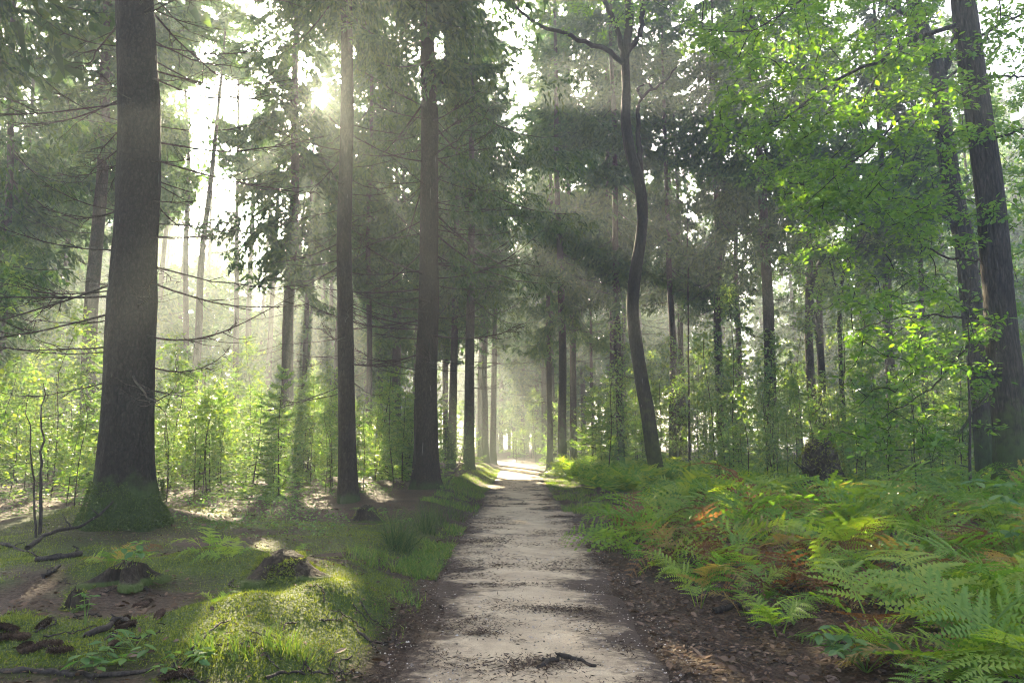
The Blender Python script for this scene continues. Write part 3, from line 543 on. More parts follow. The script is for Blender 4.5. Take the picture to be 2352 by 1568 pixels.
# leafy crowns reaching in over the saplings
bx, by = at_px(1935, 950, 25); bz = hz(bx, by); D = 25
broad_tree("beech_tree", [bx, by, bz], [np.array([bx, by, bz - .1]), np.array([bx, by, bz])] + pl(D, (1930, 800), (1928, 700), (1940, 600), (1945, 480)), [.10, .09, .08, .06, .03], [(pl(D, (1928, 680), (1915, 640), (1905, 590)), .04, .02), (pl(D, (1938, 610), (1975, 560), (2010, 500)), .04, .02)],
           [(1830, 2160, 480, 760, D - 1.5, D + 2.5, 80), (1900, 2250, 720, 860, D - 1, D + 2, 40)], "forked young beech glowing yellow-green in the sun", 'dark_bark', 'broad', 'small', 36, .12, 303, sides=10)
bx, by = at_px(1880, 900, 28); bz = hz(bx, by); D = 28
broad_tree("crooked_tree", [bx, by, bz], [np.array([bx, by, bz - .1]), np.array([bx, by, bz])] + pl(D, (1878, 760), (1862, 680), (1880, 610), (1905, 575), (1935, 558), (1975, 556)), [.16, .15, .14, .13, .10, .06], [], None, "bare crooked mossy stem bending over between the spruces", 'dark_bark', 'broad', 'small', 1, .1, 304, sides=10)
for px_, d_, hh_, sd_ in [(1560, 34, 5, 311), (1700, 38, 6, 312), (1830, 33, 5.5, 313), (2000, 36, 7, 314), (1620, 42, 6, 315), (2150, 30, 6, 316), (1480, 40, 5, 317)]:
    bx, by = at_px(px_, 1000, d_); bz = hz(bx, by); T_ = np.array([bx, by, bz]); rr_ = RS(sd_); up_ = [T_ + [0, 0, -.1], T_, T_ + [.1, .1, hh_ * .4], T_ + [-.1, 0, hh_]]
    u_ = FPX * 1.6 / d_; broad_tree("beech_tree", T_, up_, [.07, .06, .05, .02], [], [(px_ - u_, px_ + u_, 784 + FPX * .147 - FPX * hh_ / d_ + 20, 784 + FPX * .147 - FPX * .2 / d_, d_ - 1.6, d_ + 1.6, 70)], "young beech with sunlit leaves among the trunks behind the bracken", 'dark_bark', 'broad', 'small', 22, .15, sd_, group="sunlit young beeches behind the bracken", sides=8)
# the crooked dark tree beside the path
bx, by = at_px(1513, 1122); bz = hz(bx, by); D = by
ax = [np.array([bx, by, bz - .2]), np.array([bx, by, bz])] + pl(D, (1505, 1060), (1490, 960), (1472, 860), (1457, 760), (1453, 715), (1458, 640), (1470, 560), (1476, 500), (1468, 420), (1447, 345), (1438, 290), (1439, 200), (1436, 130), (1445, 60), (1440, -60), (1455, -250))
T8 = [(pl(D, (1473, 450), (1470, 380), (1467, 300), (1474, 225), (1500, 205), (1530, 185), (1555, 155)), .12, .02), (pl((D, D - .5, D - 1), (1436, 150), (1400, 120), (1350, 98), (1290, 75), (1240, 60), (1180, 10), (1120, -60)), .09, .03),
      (pl(D, (1436, 140), (1415, 60), (1390, 5), (1370, -120)), .10, .06), (pl(D, (1440, 120), (1468, 80), (1474, 0), (1500, -140)), .10, .06), (pl(D, (1474, 225), (1464, 205), (1478, 195)), .06, .02), (pl(D, (1500, 205), (1490, 180), (1502, 170)), .04, .01), (pl((D, D - 1), (1390, 0), (1300, -60), (1200, -80)), .05, .02)]
broad_tree("oak_tree", [bx, by, bz], ax, [.24, .22, .205, .19, .19, .185, .17, .18, .17, .145, .135, .135, .13, .10, .07], T8, [(1150, 1500, -260, -20, D - 3, D + 2, 70), (1440, 1640, -200, 60, D - 2, D + 2, 45), (1380, 1520, 0, 50, D - 1, D, 5), (1150, 1420, -30, 90, D - 1, D + 1, 26)], "crooked dark oak with sinuous stem forking high beside the path", 'dark_bark', 'oak', 'small', 24, .12, 305, sides=28, ridge=.14)

# ------------------------------------------------------------------ saplings and undergrowth
def young_spruce(seed, H=2.4):
    rng = RS(seed); root = thing("young_spruce", (0, 0, 0), "", "sapling"); sb = MB(); zs = np.linspace(-.05, H, 9)
    A = np.stack([.04 * np.sin(zs * 2 + seed), .04 * np.cos(zs * 1.7 + seed), zs], 1); sb.add(*tube(A, np.linspace(.02, .003, 9), 5), 0, True)
    tp = [branch_template(RS(seed * 7 + i), .17, .105, .12, .036, .10, L=1.2, spread=.34) for i in range(3)]; items = []
    z = .18
    while z < H * .97:
        f = z / H
        for q in range(rng.randint(3, 6)):
            L = (.95 * (1 - f) ** .8 + .10) * rng.uniform(.55, 1.1); az = rng.rand() * 6.28; p = np.array([np.interp(z, zs, A[:, k]) for k in range(3)])
            items.append((tp[rng.randint(3)], p, rot(az, math.radians(-6 + 40 * f + rng.randn() * 8), rng.randn() * .1), L / 1.2))
        z += rng.uniform(.16, .26)
    fb = MB(); B, D, S, Ln, Wd = ([] for _ in range(5))
    for t, p, R, s in items:
        n = rng.rand(len(t['B'])) < .62 + .3 * s
        B.append((t['B'] * s @ R.T + p)[n]); D.append((t['D'] @ R.T)[n]); S.append((t['S'] @ R.T)[n]); Ln.append((t['L'] * (.5 + .5 * s))[n]); Wd.append(t['W'][n]); sb.add(t['wv'] * s * [1, .4, 1] @ R.T + p, t['wf'], 0)
    tris(fb, *(np.concatenate(a) for a in (B, D, S, Ln, Wd))); child("stem", sb.mesh("stem", ['twig']), root); tag(child("foliage", fb.mesh("foliage", ['needle_young']), root), kind="stuff"); return root
def young_broad(seed, H=2.4, n=60, per=10, size=.075, rx=.55, leaf='broad', stem=.014):
    rng = RS(seed); root = thing("leafy_sapling", (0, 0, 0), "", "sapling"); sb = MB(); zs = np.linspace(-.05, H, 10)
    A = np.stack([.12 * noise(zs / .9, zs * 0, seed) * zs, .12 * noise(zs / .9, zs * 0, seed + 2) * zs, zs], 1); sb.add(*tube(A, np.linspace(stem, .003, 10), 5), 0, True)
    u = rng.rand(n); zz = H * (.22 + .8 * u); r = rx * np.sin(np.clip(u * .9 + .1, 0, 1) * math.pi) ** .7 * np.sqrt(rng.rand(n)); a = rng.rand(n) * 6.28
    att = np.stack([r * np.cos(a), r * np.sin(a), zz], 1) + np.stack([np.interp(zz, zs, A[:, 0]), np.interp(zz, zs, A[:, 1]), 0 * zz], 1)
    tips = grow(sb, [A[2:]], att, rng, r1=.0018, thick=.35, n=3); fb = MB(); leafage(fb, tips, rng, per, size, 'small', 0, (.07, .07, .035))
    child("stem", sb.mesh("stem", ['twig']), root); tag(child("foliage", fb.mesh("foliage", [leaf]), root), kind="stuff"); return root
YS = [young_spruce(600 + i, 2.0 + .35 * i) for i in range(4)]; YB = [young_broad(620 + i, 2.0 + .3 * i, 55 + 8 * i) for i in range(4)]
USED = set()
def put(tmpl, x, y, s, label, group, rng, zs=1.0, sink=.03, tilt=.05):
    loc = (x, y, hz(x, y) - sink); t = (rng.randn() * tilt, rng.randn() * tilt); rz = rng.rand() * 6.28
    if tmpl.name not in USED:
        USED.add(tmpl.name); tmpl.location = loc; tmpl.rotation_euler = (t[0], t[1], rz); tmpl.scale = (s, s, s * zs); return tag(tmpl, label, None, group)
    return clone(tmpl, loc, rz, (s, s * zs), label, group, t)
rng = RS(9)
LFT = "seedling thicket behind the massive spruce"; RGT = "seedlings among the bracken"
def front_left(x): return float(np.interp(x, [-14, -8.5, -6, -4.2, -2.6, -1.9], [9.5, 9.6, 12.5, 14.2, 17.5, 24]))
def scatter(n, x0, x1, y0, y1, ok):
    out = []; t = 0
    while len(out) < n and t < 60000:
        t += 1; y = y0 + (y1 - y0) * rng.rand() ** 1.3; x = rng.uniform(x0, x1)
        if abs(x) < .80 * y + 1.0 and ok(x, y): out.append((x, y))
    return out
lok = lambda x, y: y > front_left(x) and x < pathx(y) - 2.0 - .03 * y
for k, (x, y) in enumerate(scatter(75, -24, -2, 10, 36, lok)):
    near = y < 17
    put(YS[k % 4], x, y, rng.uniform(.5, 1.15) * (1.3 if y > 19 else 1.0), "young spruce sapling with fine tiered twigs in the sunlit thicket" if near else "young spruce half lost in the deeper thicket below the tall trunks", LFT if near else "young spruces deeper in the thicket", rng, rng.uniform(.9, 1.3))
for k, (x, y) in enumerate(scatter(150, -24, -2, 10, 34, lok)):
    near = y < 17
    put(YB[k % 4], x, y, rng.uniform(.6, 1.2) * (1.3 if y > 19 else 1.05), "small-leaved sapling glittering in the sunlit thicket" if near else "small-leaved sapling in the deeper thicket below the tall trunks", "leafy saplings in the sunlit thicket" if near else "leafy saplings deeper in the thicket", rng, rng.uniform(.9, 1.3))
def rok(x, y):
    u = 1176 + FPX * x / y; return x > pathx(y) + 2.6 + max(0, 22 - y) * .18 and not (y < 16 and x > 7) and not (1400 < u < 1610 and y < 23)
for k, (x, y) in enumerate(scatter(55, 3, 26, 14.5, 38, rok)):
    put(YS[k % 4], x, y, rng.uniform(.5, 1.1) * (1.3 if y > 20 else .8), "young blue-green spruce rising out of the bracken", RGT, rng, rng.uniform(.9, 1.35))
for k, (x, y) in enumerate(scatter(105, 3, 26, 14.5, 34, rok)):
    put(YB[k % 4], x, y, rng.uniform(.7, 1.3) * (1.4 if y > 20 else .9), "small-leaved sapling rising out of the bracken", "leafy saplings among the bracken", rng, rng.uniform(.9, 1.4))
for k, (x, y) in enumerate(scatter(60, -34, 36, 38, 62, lambda x, y: abs(x - pathx(y)) > 2.2)):
    put((YS if k % 2 else YB)[k % 4], x, y, rng.uniform(1.0, 1.9), "low sapling in the mist at the foot of the distant spruces", "saplings in the mist", rng)
for k, (x, y) in enumerate(scatter(60, -12, 9, 48, 78, lambda x, y: abs(x - pathx(y)) > 1.3)):
    put((YB if k % 3 else YS)[k % 4], x, y, rng.uniform(.9, 1.8), "leafy bush glowing in the mist at the far end of the path", "bushes at the far end of the path", rng)
for k, (x, y, sz) in enumerate([(.9, 51, 1.3), (2.2, 49, 1.2), (3.2, 52, 1.5), (.1, 55, 1.7), (1.6, 55.5, 1.8), (-1.2, 60, 1.9), (.6, 61, 2.0), (2.8, 58, 2.0), (-2.4, 64, 2.0), (4.2, 47, 1.2), (-4.4, 47, 1.4), (-3.6, 43, 1.2), (-5.5, 51, 1.6)]):
    put(YB[k % 4], x, y, sz, "sunlit bush closing the bend at the end of the path", "bushes closing the bend of the path", rng)
# a rowan with bright leaves before the far trunks, and thin bare stems
def bare_stem(px, py, tx, ty, d, r, label, twigs=16, seed=1):
    rng = RS(seed); x, y = at_px(px, py, d); z = hz(x, y); root = thing("bare_sapling", (x, y, z), label, "sapling"); top = P(tx, ty, y) - [x, y, z]
    u = np.linspace(0, 1, 14)[:, None]; A = top * u + np.concatenate([rng.randn(14, 2) * .02 * u, 0 * u], 1); A[0, 2] = -.1
    sb = MB(); sb.add(*tube(A, np.linspace(r, r * .25, 14), 6), 0, True); sb.build("stem", ['twig'], root)
    for k in range(twigs):
        i = rng.randint(4, 13); az = rng.rand() * 6.28; s = rng.uniform(.2, .5) * (1 if y > 12 else .5)
        child("branch", DEADT[rng.randint(len(DEADT))], root, Matrix.Translation(Vector(A[i])) @ Matrix.Rotation(az, 4, 'Z') @ Matrix.Rotation(-.15, 4, 'Y') @ Matrix.Scale(s, 4))
    return root
bare_stem(1584, 1088, 1578, 420, None, .05, "straight thin black stem with sparse side twigs beside the crooked oak", 30, 3)
bare_stem(2229, 1190, 2224, 620, None, .028, "thin bare stem growing just in front of the furrowed oak", 8, 4)
bare_stem(92, 1225, 100, 880, None, .022, "dark forked seedling stem standing before the sunlit thicket", 14, 5)
bare_stem(84, 1235, 60, 900, None, .014, "thinner dark seedling stem twinned with a forked one before the thicket", 10, 6)
bare_stem(1690, 1085, 1660, 950, None, .012, "wiry bent stem sticking out of the ferns by the dead bracken", 2, 7)
bare_stem(2100, 1085, 2092, 850, 14, .016, "slim straight seedling stem under the low oak boughs", 5, 8)
bare_stem(1765, 1085, 1750, 900, 17, .016, "slim leaning seedling stem beside the uprooted stump", 5, 9)
for px, d, hgt, seed in [(130, 16, 3.2, 31), (60, 19, 3.6, 32)]:
    x, y = at_px(px, 900, d); rw = young_broad(seed, hgt, 60, 9, .10, .9); rw.name = "rowan"; put(rw, x, y, 1, "tall bright-leaved rowan seedling catching the sun" if seed == 31 else "paler rowan seedling farther back in the sunlit thicket", None, rng, 1, tilt=.02)

# ------------------------------------------------------------------ bracken
FARF = []
def frond(seed, detail, droop=1.0, L=1.0):
    rng = RS(seed); mb = MB(); t = np.linspace(0, 1, 12); a0 = math.radians(rng.uniform(58, 76)); a1 = math.radians(rng.uniform(-45, -10) * droop)
    ang = a0 + (a1 - a0) * smooth(t * 1.05); st = L / 11; C = np.concatenate([[[0, 0, 0]], np.cumsum(np.stack([np.cos(ang), 0 * ang + .05 * rng.randn(), np.sin(ang)], 1)[:-1] * st, 0)])
    mb.add(*tube(C, np.linspace(.006, .0015, 12) * L ** .5, 4), 0)
    npair = 17 if detail > 1 else 12; B = []; D = []; S = []; Ln = []; Wd = []
    for k in range(npair):
        s = .24 + .74 * (k / (npair - 1)) ** .92; p = np.array([np.interp(s, t, C[:, q]) for q in range(3)]); i = min(10, int(s * 11)); tg = nrm(C[i + 1] - C[i]); up = nrm(np.cross(tg, [0, 1., 0])); up = up if up[2] > 0 else -up
        pl_ = L * (.33 * (1 - (s - .24) / .78) ** .85 + .02) * rng.uniform(.85, 1.1)
        for sd in (-1, 1):
            if rng.rand() < .07: continue
            pl_ = L * (.33 * (1 - (s - .24) / .78) ** .85 + .02) * rng.uniform(.6, 1.12)
            d = nrm(tg * rng.uniform(.35, .65) + np.array([0, sd, 0]) * .95 + up * rng.uniform(-.15, .22) + rng.randn(3) * .09); wdir = nrm(np.cross(d, up)); nn = (9 if detail > 1 else 5 if detail else 1)
            if detail == 0: B.append(p); D.append(d); S.append(wdir); Ln.append(pl_); Wd.append(min(pl_ * .22, .055) + .01); continue
            pw = min(pl_ * .15, .034 * L) + .003
            for j in range(nn):
                f = j / nn; q = p + d * pl_ * f; q = q - np.array([0, 0, 1.]) * .22 * pl_ * f * f
                for e in (-1, 1):
                    B.append(q); D.append(nrm(wdir * e + d * .55 - up * .15)); S.append(d); Ln.append(pw * (1 - f) ** .7 + .004); Wd.append(pl_ / nn * .98)
            B.append(p + d * pl_ * .9 - np.array([0, 0, .2 * pl_])); D.append(d); S.append(wdir); Ln.append(pl_ * .15); Wd.append(.008)
    tris(mb, *(np.array(a) for a in (B, D, S, Ln, Wd)))
    if detail == 0: FARF.append([np.array(a) for a in (B, D, S, Ln, Wd)])
    return mb.mesh("frond", ['fern'])
FR = {2: [frond(700 + i, 2) for i in range(7)], 1: [frond(720 + i, 1) for i in range(5)], 0: [frond(740 + i, 0) for i in range(4)]}
FD = [frond(760 + i, 1, 1.9) for i in range(4)]
def fern(x, y, s, label, group, lod, m=None, n=None, dead=False, name="fern"):
    root = thing(name, (x, y, hz(x, y) - .02), label, "fern", group); n = n or rng.randint(4, 7); a0 = rng.rand() * 6.28
    for k in range(n):
        sc_ = s * rng.uniform(.7, 1.15); mt = Matrix.Rotation(a0 + k * 6.283 / n + rng.randn() * .35, 4, 'Z') @ Matrix.Translation((.03, 0, 0)) @ Matrix.Rotation(rng.randn() * .24 + (.25 if dead else 0), 4, 'Y') @ Matrix.Rotation(rng.randn() * .35, 4, 'X') @ Matrix.Scale(sc_, 4)
        src = FD if dead else FR[lod]; mm = m if m else ('fern_gold' if rng.rand() < .10 else 'fern_brown' if rng.rand() < .10 else None)
        child("frond", src[rng.randint(len(src))], root, mt, mm)
    return root
EDGE = [G(a, b) for a, b in [(2040, 1568), (1840, 1500), (1650, 1420), (1530, 1350), (1450, 1270), (1380, 1200), (1310, 1160), (1275, 1110), (1255, 1075)]]
ey = [p[1] for p in EDGE][::1]; ex = [p[0] for p in EDGE]
def fern_edge(y): return float(np.interp(y, ey, ex)) if y > ey[0] else ex[0] + (ey[0] - y) * .3
FG = "bracken ferns beside the path"; kf = 0
def brown_zone(x, y):
    px, py, _ = project(np.array([x, y, .25])); return math.exp(-((px - 1950) / 330) ** 2 - ((py - 1150) / 75) ** 2) + .5 * math.exp(-((px - 1900) / 330) ** 2 - ((py - 1430) / 90) ** 2) + .2 + .5 * float(noise(x * 1.1, y * 1.1, 44))
pts = []; t = 0
while len(pts) < 240 and t < 40000:
    t += 1; y = 3.6 + 20 * rng.rand() ** 1.25; x = fern_edge(y) + 14 * rng.rand() ** 1.15
    if abs(x) > .80 * y + .7 or any((x - a) ** 2 + (y - b) ** 2 < (.10 + .0035 * y * y * .1) for a, b in pts): continue
    bz_ = brown_zone(x, y)
    if bz_ > .4 and rng.rand() < bz_ * .75: continue
    px, py, _ = project(np.array([x, y, .2]))
    if 1650 < px < 1800 and 1400 < py < 1480: continue
    pts.append((x, y))
for x, y in pts:
    if y > 13: continue
    e = x - fern_edge(y); s = rng.uniform(.5, 1.3) * (.72 if e < .35 else 1.1) * (1.4 if y > 9 else 1.05); lod = 2 if y < 8.5 else 1 if y < 14 else 0
    fern(x, y, s, "green bracken fern arching at the litter-strewn edge of the path" if e < .6 else "green bracken fern in the dense stand near the path" if y < 12 else "bracken fern in the deeper stand under the spruces", FG if e < .6 else "dense bracken stand" if y < 12 else "deeper bracken stand", lod)
mb = MB(); n = 0
while n < 330:
    y = 13 + 19 * rng.rand(); x = float(pathx(y)) + 1.9 + max(0, 20 - y) * .06 + 15 * rng.rand() ** 1.4
    if abs(x) > .8 * y: continue
    n += 1; b_ = np.array([x, y, hz(x, y)]); s_ = rng.uniform(.8, 1.5)
    for k in range(5):
        R_ = rot(rng.rand() * 6.28, rng.randn() * .2, rng.randn() * .3); f_ = FARF[rng.randint(len(FARF))]; tris(mb, f_[0] * s_ @ R_.T + b_, f_[1] @ R_.T, f_[2] @ R_.T, f_[3] * s_, f_[4] * s_)
tag(mb.build("bracken", ['fern_far']), "bracken running back under the spruces as one green mass", None, None, "stuff")
t = n = 0
while n < 125 and t < 30000:
    t += 1; y = rng.uniform(4, 15); x = fern_edge(y) + .3 + 10 * rng.rand()
    if abs(x) > .80 * y + .5 or rng.rand() > brown_zone(x, y) * 1.1: continue
    n += 1; gold = rng.rand() < .3
    fern(x, y, rng.uniform(.75, 1.2), "withered golden bracken fern drooping among green ones" if gold else "withered rust-brown bracken fern collapsed among green ones", "golden dying bracken" if gold else "withered brown bracken", 1, 'fern_gold' if gold else 'fern_brown', rng.randint(4, 7), True)
for px, py, s, lab in [(250, 1300, .42, "pale fern growing against the small mossy stump"), (320, 1285, .36, "pale fern behind the small mossy stump"), (480, 1270, .45, "pale fern beside the bare earth of the massive spruce"), (530, 1285, .35, "small pale fern fronting another by the massive spruce"),
                       (690, 1265, .22, "tiny bright fern sprouting from the big mossy stump"), (835, 1178, .25, "tiny fern sprouting from the dark little stump"), (500, 1380, .16, "tiny fern lit up in the moss"), (1500, 1110, .6, "fern growing at the foot of the crooked oak"), (1545, 1120, .5, "low fern leaning out behind the crooked oak"), (2290, 1190, .5, "fern at the foot of the furrowed oak")]:
    g = G(px, py); fern(g[0], g[1], s, lab, None, 2 if g[1] < 9 else 1)
for px, py, s in [(2330, 1330, 1.0), (2340, 1440, .9), (2200, 1540, .85), (2300, 1560, .95)]:
    g = G(px, py + 60); fern(g[0], g[1], s, "large fresh fern with broad arching fronds beside the litter", "large fresh ferns", 2, None, 7)

# ------------------------------------------------------------------ stumps, fallen wood, cones
def lumpy(mb, n, zs, rfun, seed, m=0, amp=.16, top=True):
    th = np.arange(n) * 6.2832 / n; Z = zs[:, None]; r = np.array([rfun(z) for z in zs])[:, None] * (1 + amp * fbm((th * 1.1)[None] + 0 * Z + seed, Z * 3, seed, 3) + amp * .8 * np.sin(th * 4 + seed)[None] * np.exp(-np.maximum(Z, 0) / .15))
    v = np.stack([r * np.cos(th), r * np.sin(th), Z + 0 * th], -1)
    if top: v[-1, :, 2] += .05 * noise(th * 1.5, th * 0, seed); 
    i = np.arange(len(zs) - 1)[:, None] * n; j = np.arange(n)[None]; q = (j + 1) % n; f = np.stack([i + j, i + q, i + n + q, i + n + j], -1).reshape(-1, 4)
    mb.add(v, f, m, True)
    if top: c = v[-1].mean(0) - [0, 0, .02]; mb.add(np.concatenate([v[-1], c[None]]), [[k, (k + 1) % n, n] for k in range(n)], m, True)
def moss_tufts(mb, P_, N_, rng, ln=.02, wd=.006, m=0):
    d = nrm(N_ + rng.randn(len(P_), 3) * .55); s = nrm(np.cross(d, rng.randn(len(P_), 3))); tris(mb, P_, d, s, ln * rng.uniform(.5, 1.4, len(P_)), np.full(len(P_), wd), m)
def stump(px, py, r, hh, label, seed, moss=2500):
    g = G(px, py); root = thing("tree_stump", (g[0], g[1], hz(g[0], g[1])), label, "stump"); rg = RS(seed); mb = MB(); zs = np.array([-.15, 0, .04, .1, .18, .27, .36, .44, .50, .54]) * hh / .44
    lumpy(mb, 36, zs, lambda z: r * (1 + .75 * math.exp(-max(z, 0) / (hh * .35))) * float(np.interp(z, [hh * .5, hh, hh * 1.14, hh * 1.23], [1, .82, .6, .3])), seed, 0, .45); mb.build("stump_wood", ['stump'], root)
    a = rg.rand(moss) * 6.28; z = hh * rg.rand(moss) ** 1.6; rr = r * (1 + .75 * np.exp(-z / (hh * .35))) * rg.uniform(.92, 1.05, moss); sel = noise(a * 1.3, z * 5, seed) + .02 - .2 * z / hh > 0
    P_ = np.stack([rr * np.cos(a), rr * np.sin(a), z], 1)[sel]; N_ = np.stack([np.cos(a), np.sin(a), .6 + 0 * a], 1)[sel]
    k = moss // 3; b = rg.rand(k) * 6.28; q = r * .95 * np.sqrt(rg.rand(k)); s2 = noise(b, q * 4, seed + 1) > .08; P_ = np.concatenate([P_, np.stack([q * np.cos(b), q * np.sin(b), hh + 0 * b], 1)[s2]]); N_ = np.concatenate([N_, np.tile([0, 0, 1.], (s2.sum(), 1))])
    mb = MB(); moss_tufts(mb, P_, N_, rg, .03, .012); tag(mb.build("moss", ['moss'], root), kind="stuff"); return root
stump(650, 1318, .2, .16, "big mossy tree stump on the green mound beside the path", 41, 2600)
stump(842, 1195, .17, .20, "dark little stump with a fern on top near the slim spruce", 42, 700)
stump(290, 1335, .14, .12, "low rotten stump half hidden by pale ferns", 43, 600)
stump(172, 1400, .055, .12, "tiny cut stump on the mossy litter", 44, 200)
stump(2165, 1110, .12, .3, "broken snag among the withered bracken", 46, 400)
def uprooted(px, py, d):
    x, y = at_px(px, py, d); root = thing("uprooted_stump", (x, y, hz(x, y)), "dark uprooted stump with tangled roots standing above the ferns", "stump"); rg = RS(47); mb = MB(); zs = np.linspace(-.2, 1.5, 14)
    lumpy(mb, 30, zs, lambda z: np.interp(z, [-.2, 0, .3, .7, 1.1, 1.4, 1.5], [.75, .7, .6, .42, .36, .26, .12]), 47, 0, .5); mb.build("root_plate", ['stump'], root)
    for k in range(14):
        az = rg.rand() * 6.28; z = rg.uniform(.1, 1.4); u = np.linspace(0, 1, 7)[:, None]; d_ = np.array([math.cos(az), math.sin(az), rg.uniform(-.3, .7)]); pts = np.array([0, 0, z]) + d_ * u * rg.uniform(.5, .95) + rg.randn(7, 3) * .05 * u
        rb = MB(); rb.add(*tube(pts, np.linspace(.06, .012, 7), 6), 0, True); rb.build("root", ['stump'], root)
    mb = MB(); a = rg.rand(1800) * 6.28; z = rg.rand(1800) * 1.5; rr = np.interp(z, [0, .3, .7, 1.1, 1.5], [.75, .66, .48, .42, .2]); moss_tufts(mb, np.stack([rr * np.cos(a), rr * np.sin(a), z], 1), np.stack([np.cos(a), np.sin(a), .5 + 0 * a], 1), rg, .09, .02); tag(mb.build("moss", ['moss'], root), kind="stuff")
uprooted(1885, 1040, 15.5)
def stick(pts, r0, r1, label, seed, group=None, m='twig', name="fallen_branch", twigs=3):
    rg = RS(seed); c = np.array([[p[0], p[1], hz(p[0], p[1]) + p[2]] for p in pts]); base = c[0].copy(); A = spline(c, 16); A[:, 2] = np.maximum(A[:, 2], h(A[:, 0], A[:, 1]) + r1); A = A + rg.randn(16, 3) * .006
    mb = MB(); mb.add(*tube(A - base, np.linspace(r0, r1, 16) * (1 + .15 * rg.randn(16)), 6), 0, True)
    for k in range(twigs):
        i = rg.randint(4, 14); d = nrm(rg.randn(3) * [1, 1, .25] + [0, 0, .2]); l = rg.uniform(.08, .3) * np.linalg.norm(A[-1] - A[0]) * .6; u = np.linspace(0, 1, 5)[:, None]
        mb.add(*tube(A[i] - base + d * l * u + rg.randn(5, 3) * .01, np.linspace(r1 * 1.1, r1 * .4, 5), 4), 0)
    return tag(mb.build(name, [m], None, base), label, "branch", group)
def gp(px, py, dz=.01): g = G(px, py); return (g[0], g[1], dz)
stick([gp(60, 1268, .05), gp(120, 1245, .12), gp(200, 1230, .16), (lambda g: (g[0], g[1], .38))(G(255, 1222))], .028, .012, "long dark fallen branch propped across the foot of the massive spruce", 1)
stick([gp(0, 1248), gp(40, 1262), gp(82, 1278)], .02, .008, "pale fallen stick in front of the sunlit thicket", 2)
stick([gp(190, 1466), gp(240, 1452, .03), (lambda g: (g[0], g[1], .05))(G(275, 1435)), gp(310, 1442)], .02, .012, "curved grey stick arched over a cone on the litter", 3)
stick([gp(0, 1545), gp(120, 1548), gp(240, 1555), gp(350, 1545)], .018, .010, "long brown stick lying along the litter by the moss", 4)
stick([gp(440, 1500), gp(470, 1475, .03), gp(510, 1440, .03), gp(525, 1430)], .010, .004, "thin bent twig leaning on the sunlit moss", 5)
stick([gp(820, 1450), gp(850, 1475), gp(895, 1480), gp(905, 1455, .04)], .012, .005, "forked twig lying at the ragged edge of the sand", 6)
stick([gp(80, 1290), gp(130, 1285, .02), gp(180, 1278)], .03, .02, "short thick rotten log piece sunk in moss behind the tiny stump", 7)
stick([gp(100, 1330), gp(135, 1305, .02)], .02, .012, "split pale stick in the moss near the low rotten stump", 8)
stick([gp(610, 1560), gp(680, 1548), gp(760, 1552)], .012, .006, "straight dark stick on the litter below the mound", 9)
stick([gp(1230, 1545, .02), gp(1290, 1525, .05), gp(1370, 1540, .03)], .02, .010, "crooked root-like stick on the needle drift in the path", 10)
stick([gp(1020, 1125), gp(1050, 1090, .25), gp(1075, 1075, .35)], .04, .012, "dead branch jutting from behind the stout spruce roots", 12, twigs=6)
stick([gp(1640, 1408), gp(1700, 1400, .05), gp(1735, 1425)], .03, .02, "dark half-rotten wood piece lying under the fern fronds", 13)
rg = RS(71)
for k in range(46):
    left = k < 30; px, py = (rg.uniform(10, 880), rg.uniform(1330, 1560)) if left else (rg.uniform(1480, 2050), rg.uniform(1400, 1560)); g = G(px, py); a = rg.rand() * 6.28; l = rg.uniform(.12, .4)
    stick([(g[0], g[1], .008), (g[0] + l * .5 * math.cos(a), g[1] + l * .5 * math.sin(a), .02), (g[0] + l * math.cos(a + .3), g[1] + l * math.sin(a + .3), .008)], .006, .003, "small dry twig scattered on the moss and litter" if left else "small dry twig scattered on the leaf litter by the ferns", 200 + k, "twigs on the moss" if left else "twigs on the leaf litter", name="dry_twig", twigs=1)
def cone_mesh():
    mb = MB(); rg = RS(5); n = 90; t = np.arange(n) / n; a = np.arange(n) * 2.39996; r = .019 * np.sin(np.clip(t * .93 + .06, 0, 1) * math.pi) ** .6
    x = (t - .5) * .12; d = nrm(np.stack([.8 + 0 * a, np.cos(a), np.sin(a)], 1)); s = nrm(np.cross(d, [1., 0, 0])); p = np.stack([x, r * np.cos(a) * .7, r * np.sin(a) * .7], 1)
    kites(mb, p, d, s, np.full(n, .02), np.full(n, .017)); v, f = tube(np.stack([np.linspace(-.06, .06, 8), np.zeros(8), np.zeros(8)], 1), .016 * np.sin(np.linspace(.15, 3.0, 8)) ** .5, 8); mb.add(v, f, 0, True); return mb.mesh("spruce_cone", ['cone'])
CM = cone_mesh()
for k, (px, py) in enumerate([(282, 1432), (285, 1444), (325, 1395), (335, 1388), (15, 1448), (10, 1470), (60, 1492), (115, 1485), (260, 1490), (75, 1498), (395, 1560), (415, 1556), (365, 1418), (45, 1470), (140, 1500), (100, 1442)]):
    g = G(px, py); o = bpy.data.objects.new("spruce_cone", CM); COL.objects.link(o); o.location = (g[0], g[1], hz(g[0], g[1]) + .02); o.rotation_euler = (rg.rand() * 6, rg.randn() * .15, rg.rand() * 6.28); o.scale = (1.1,) * 3
    tag(o, "brown spruce cone lying on mossy litter", "cone", "cones fallen on the litter")

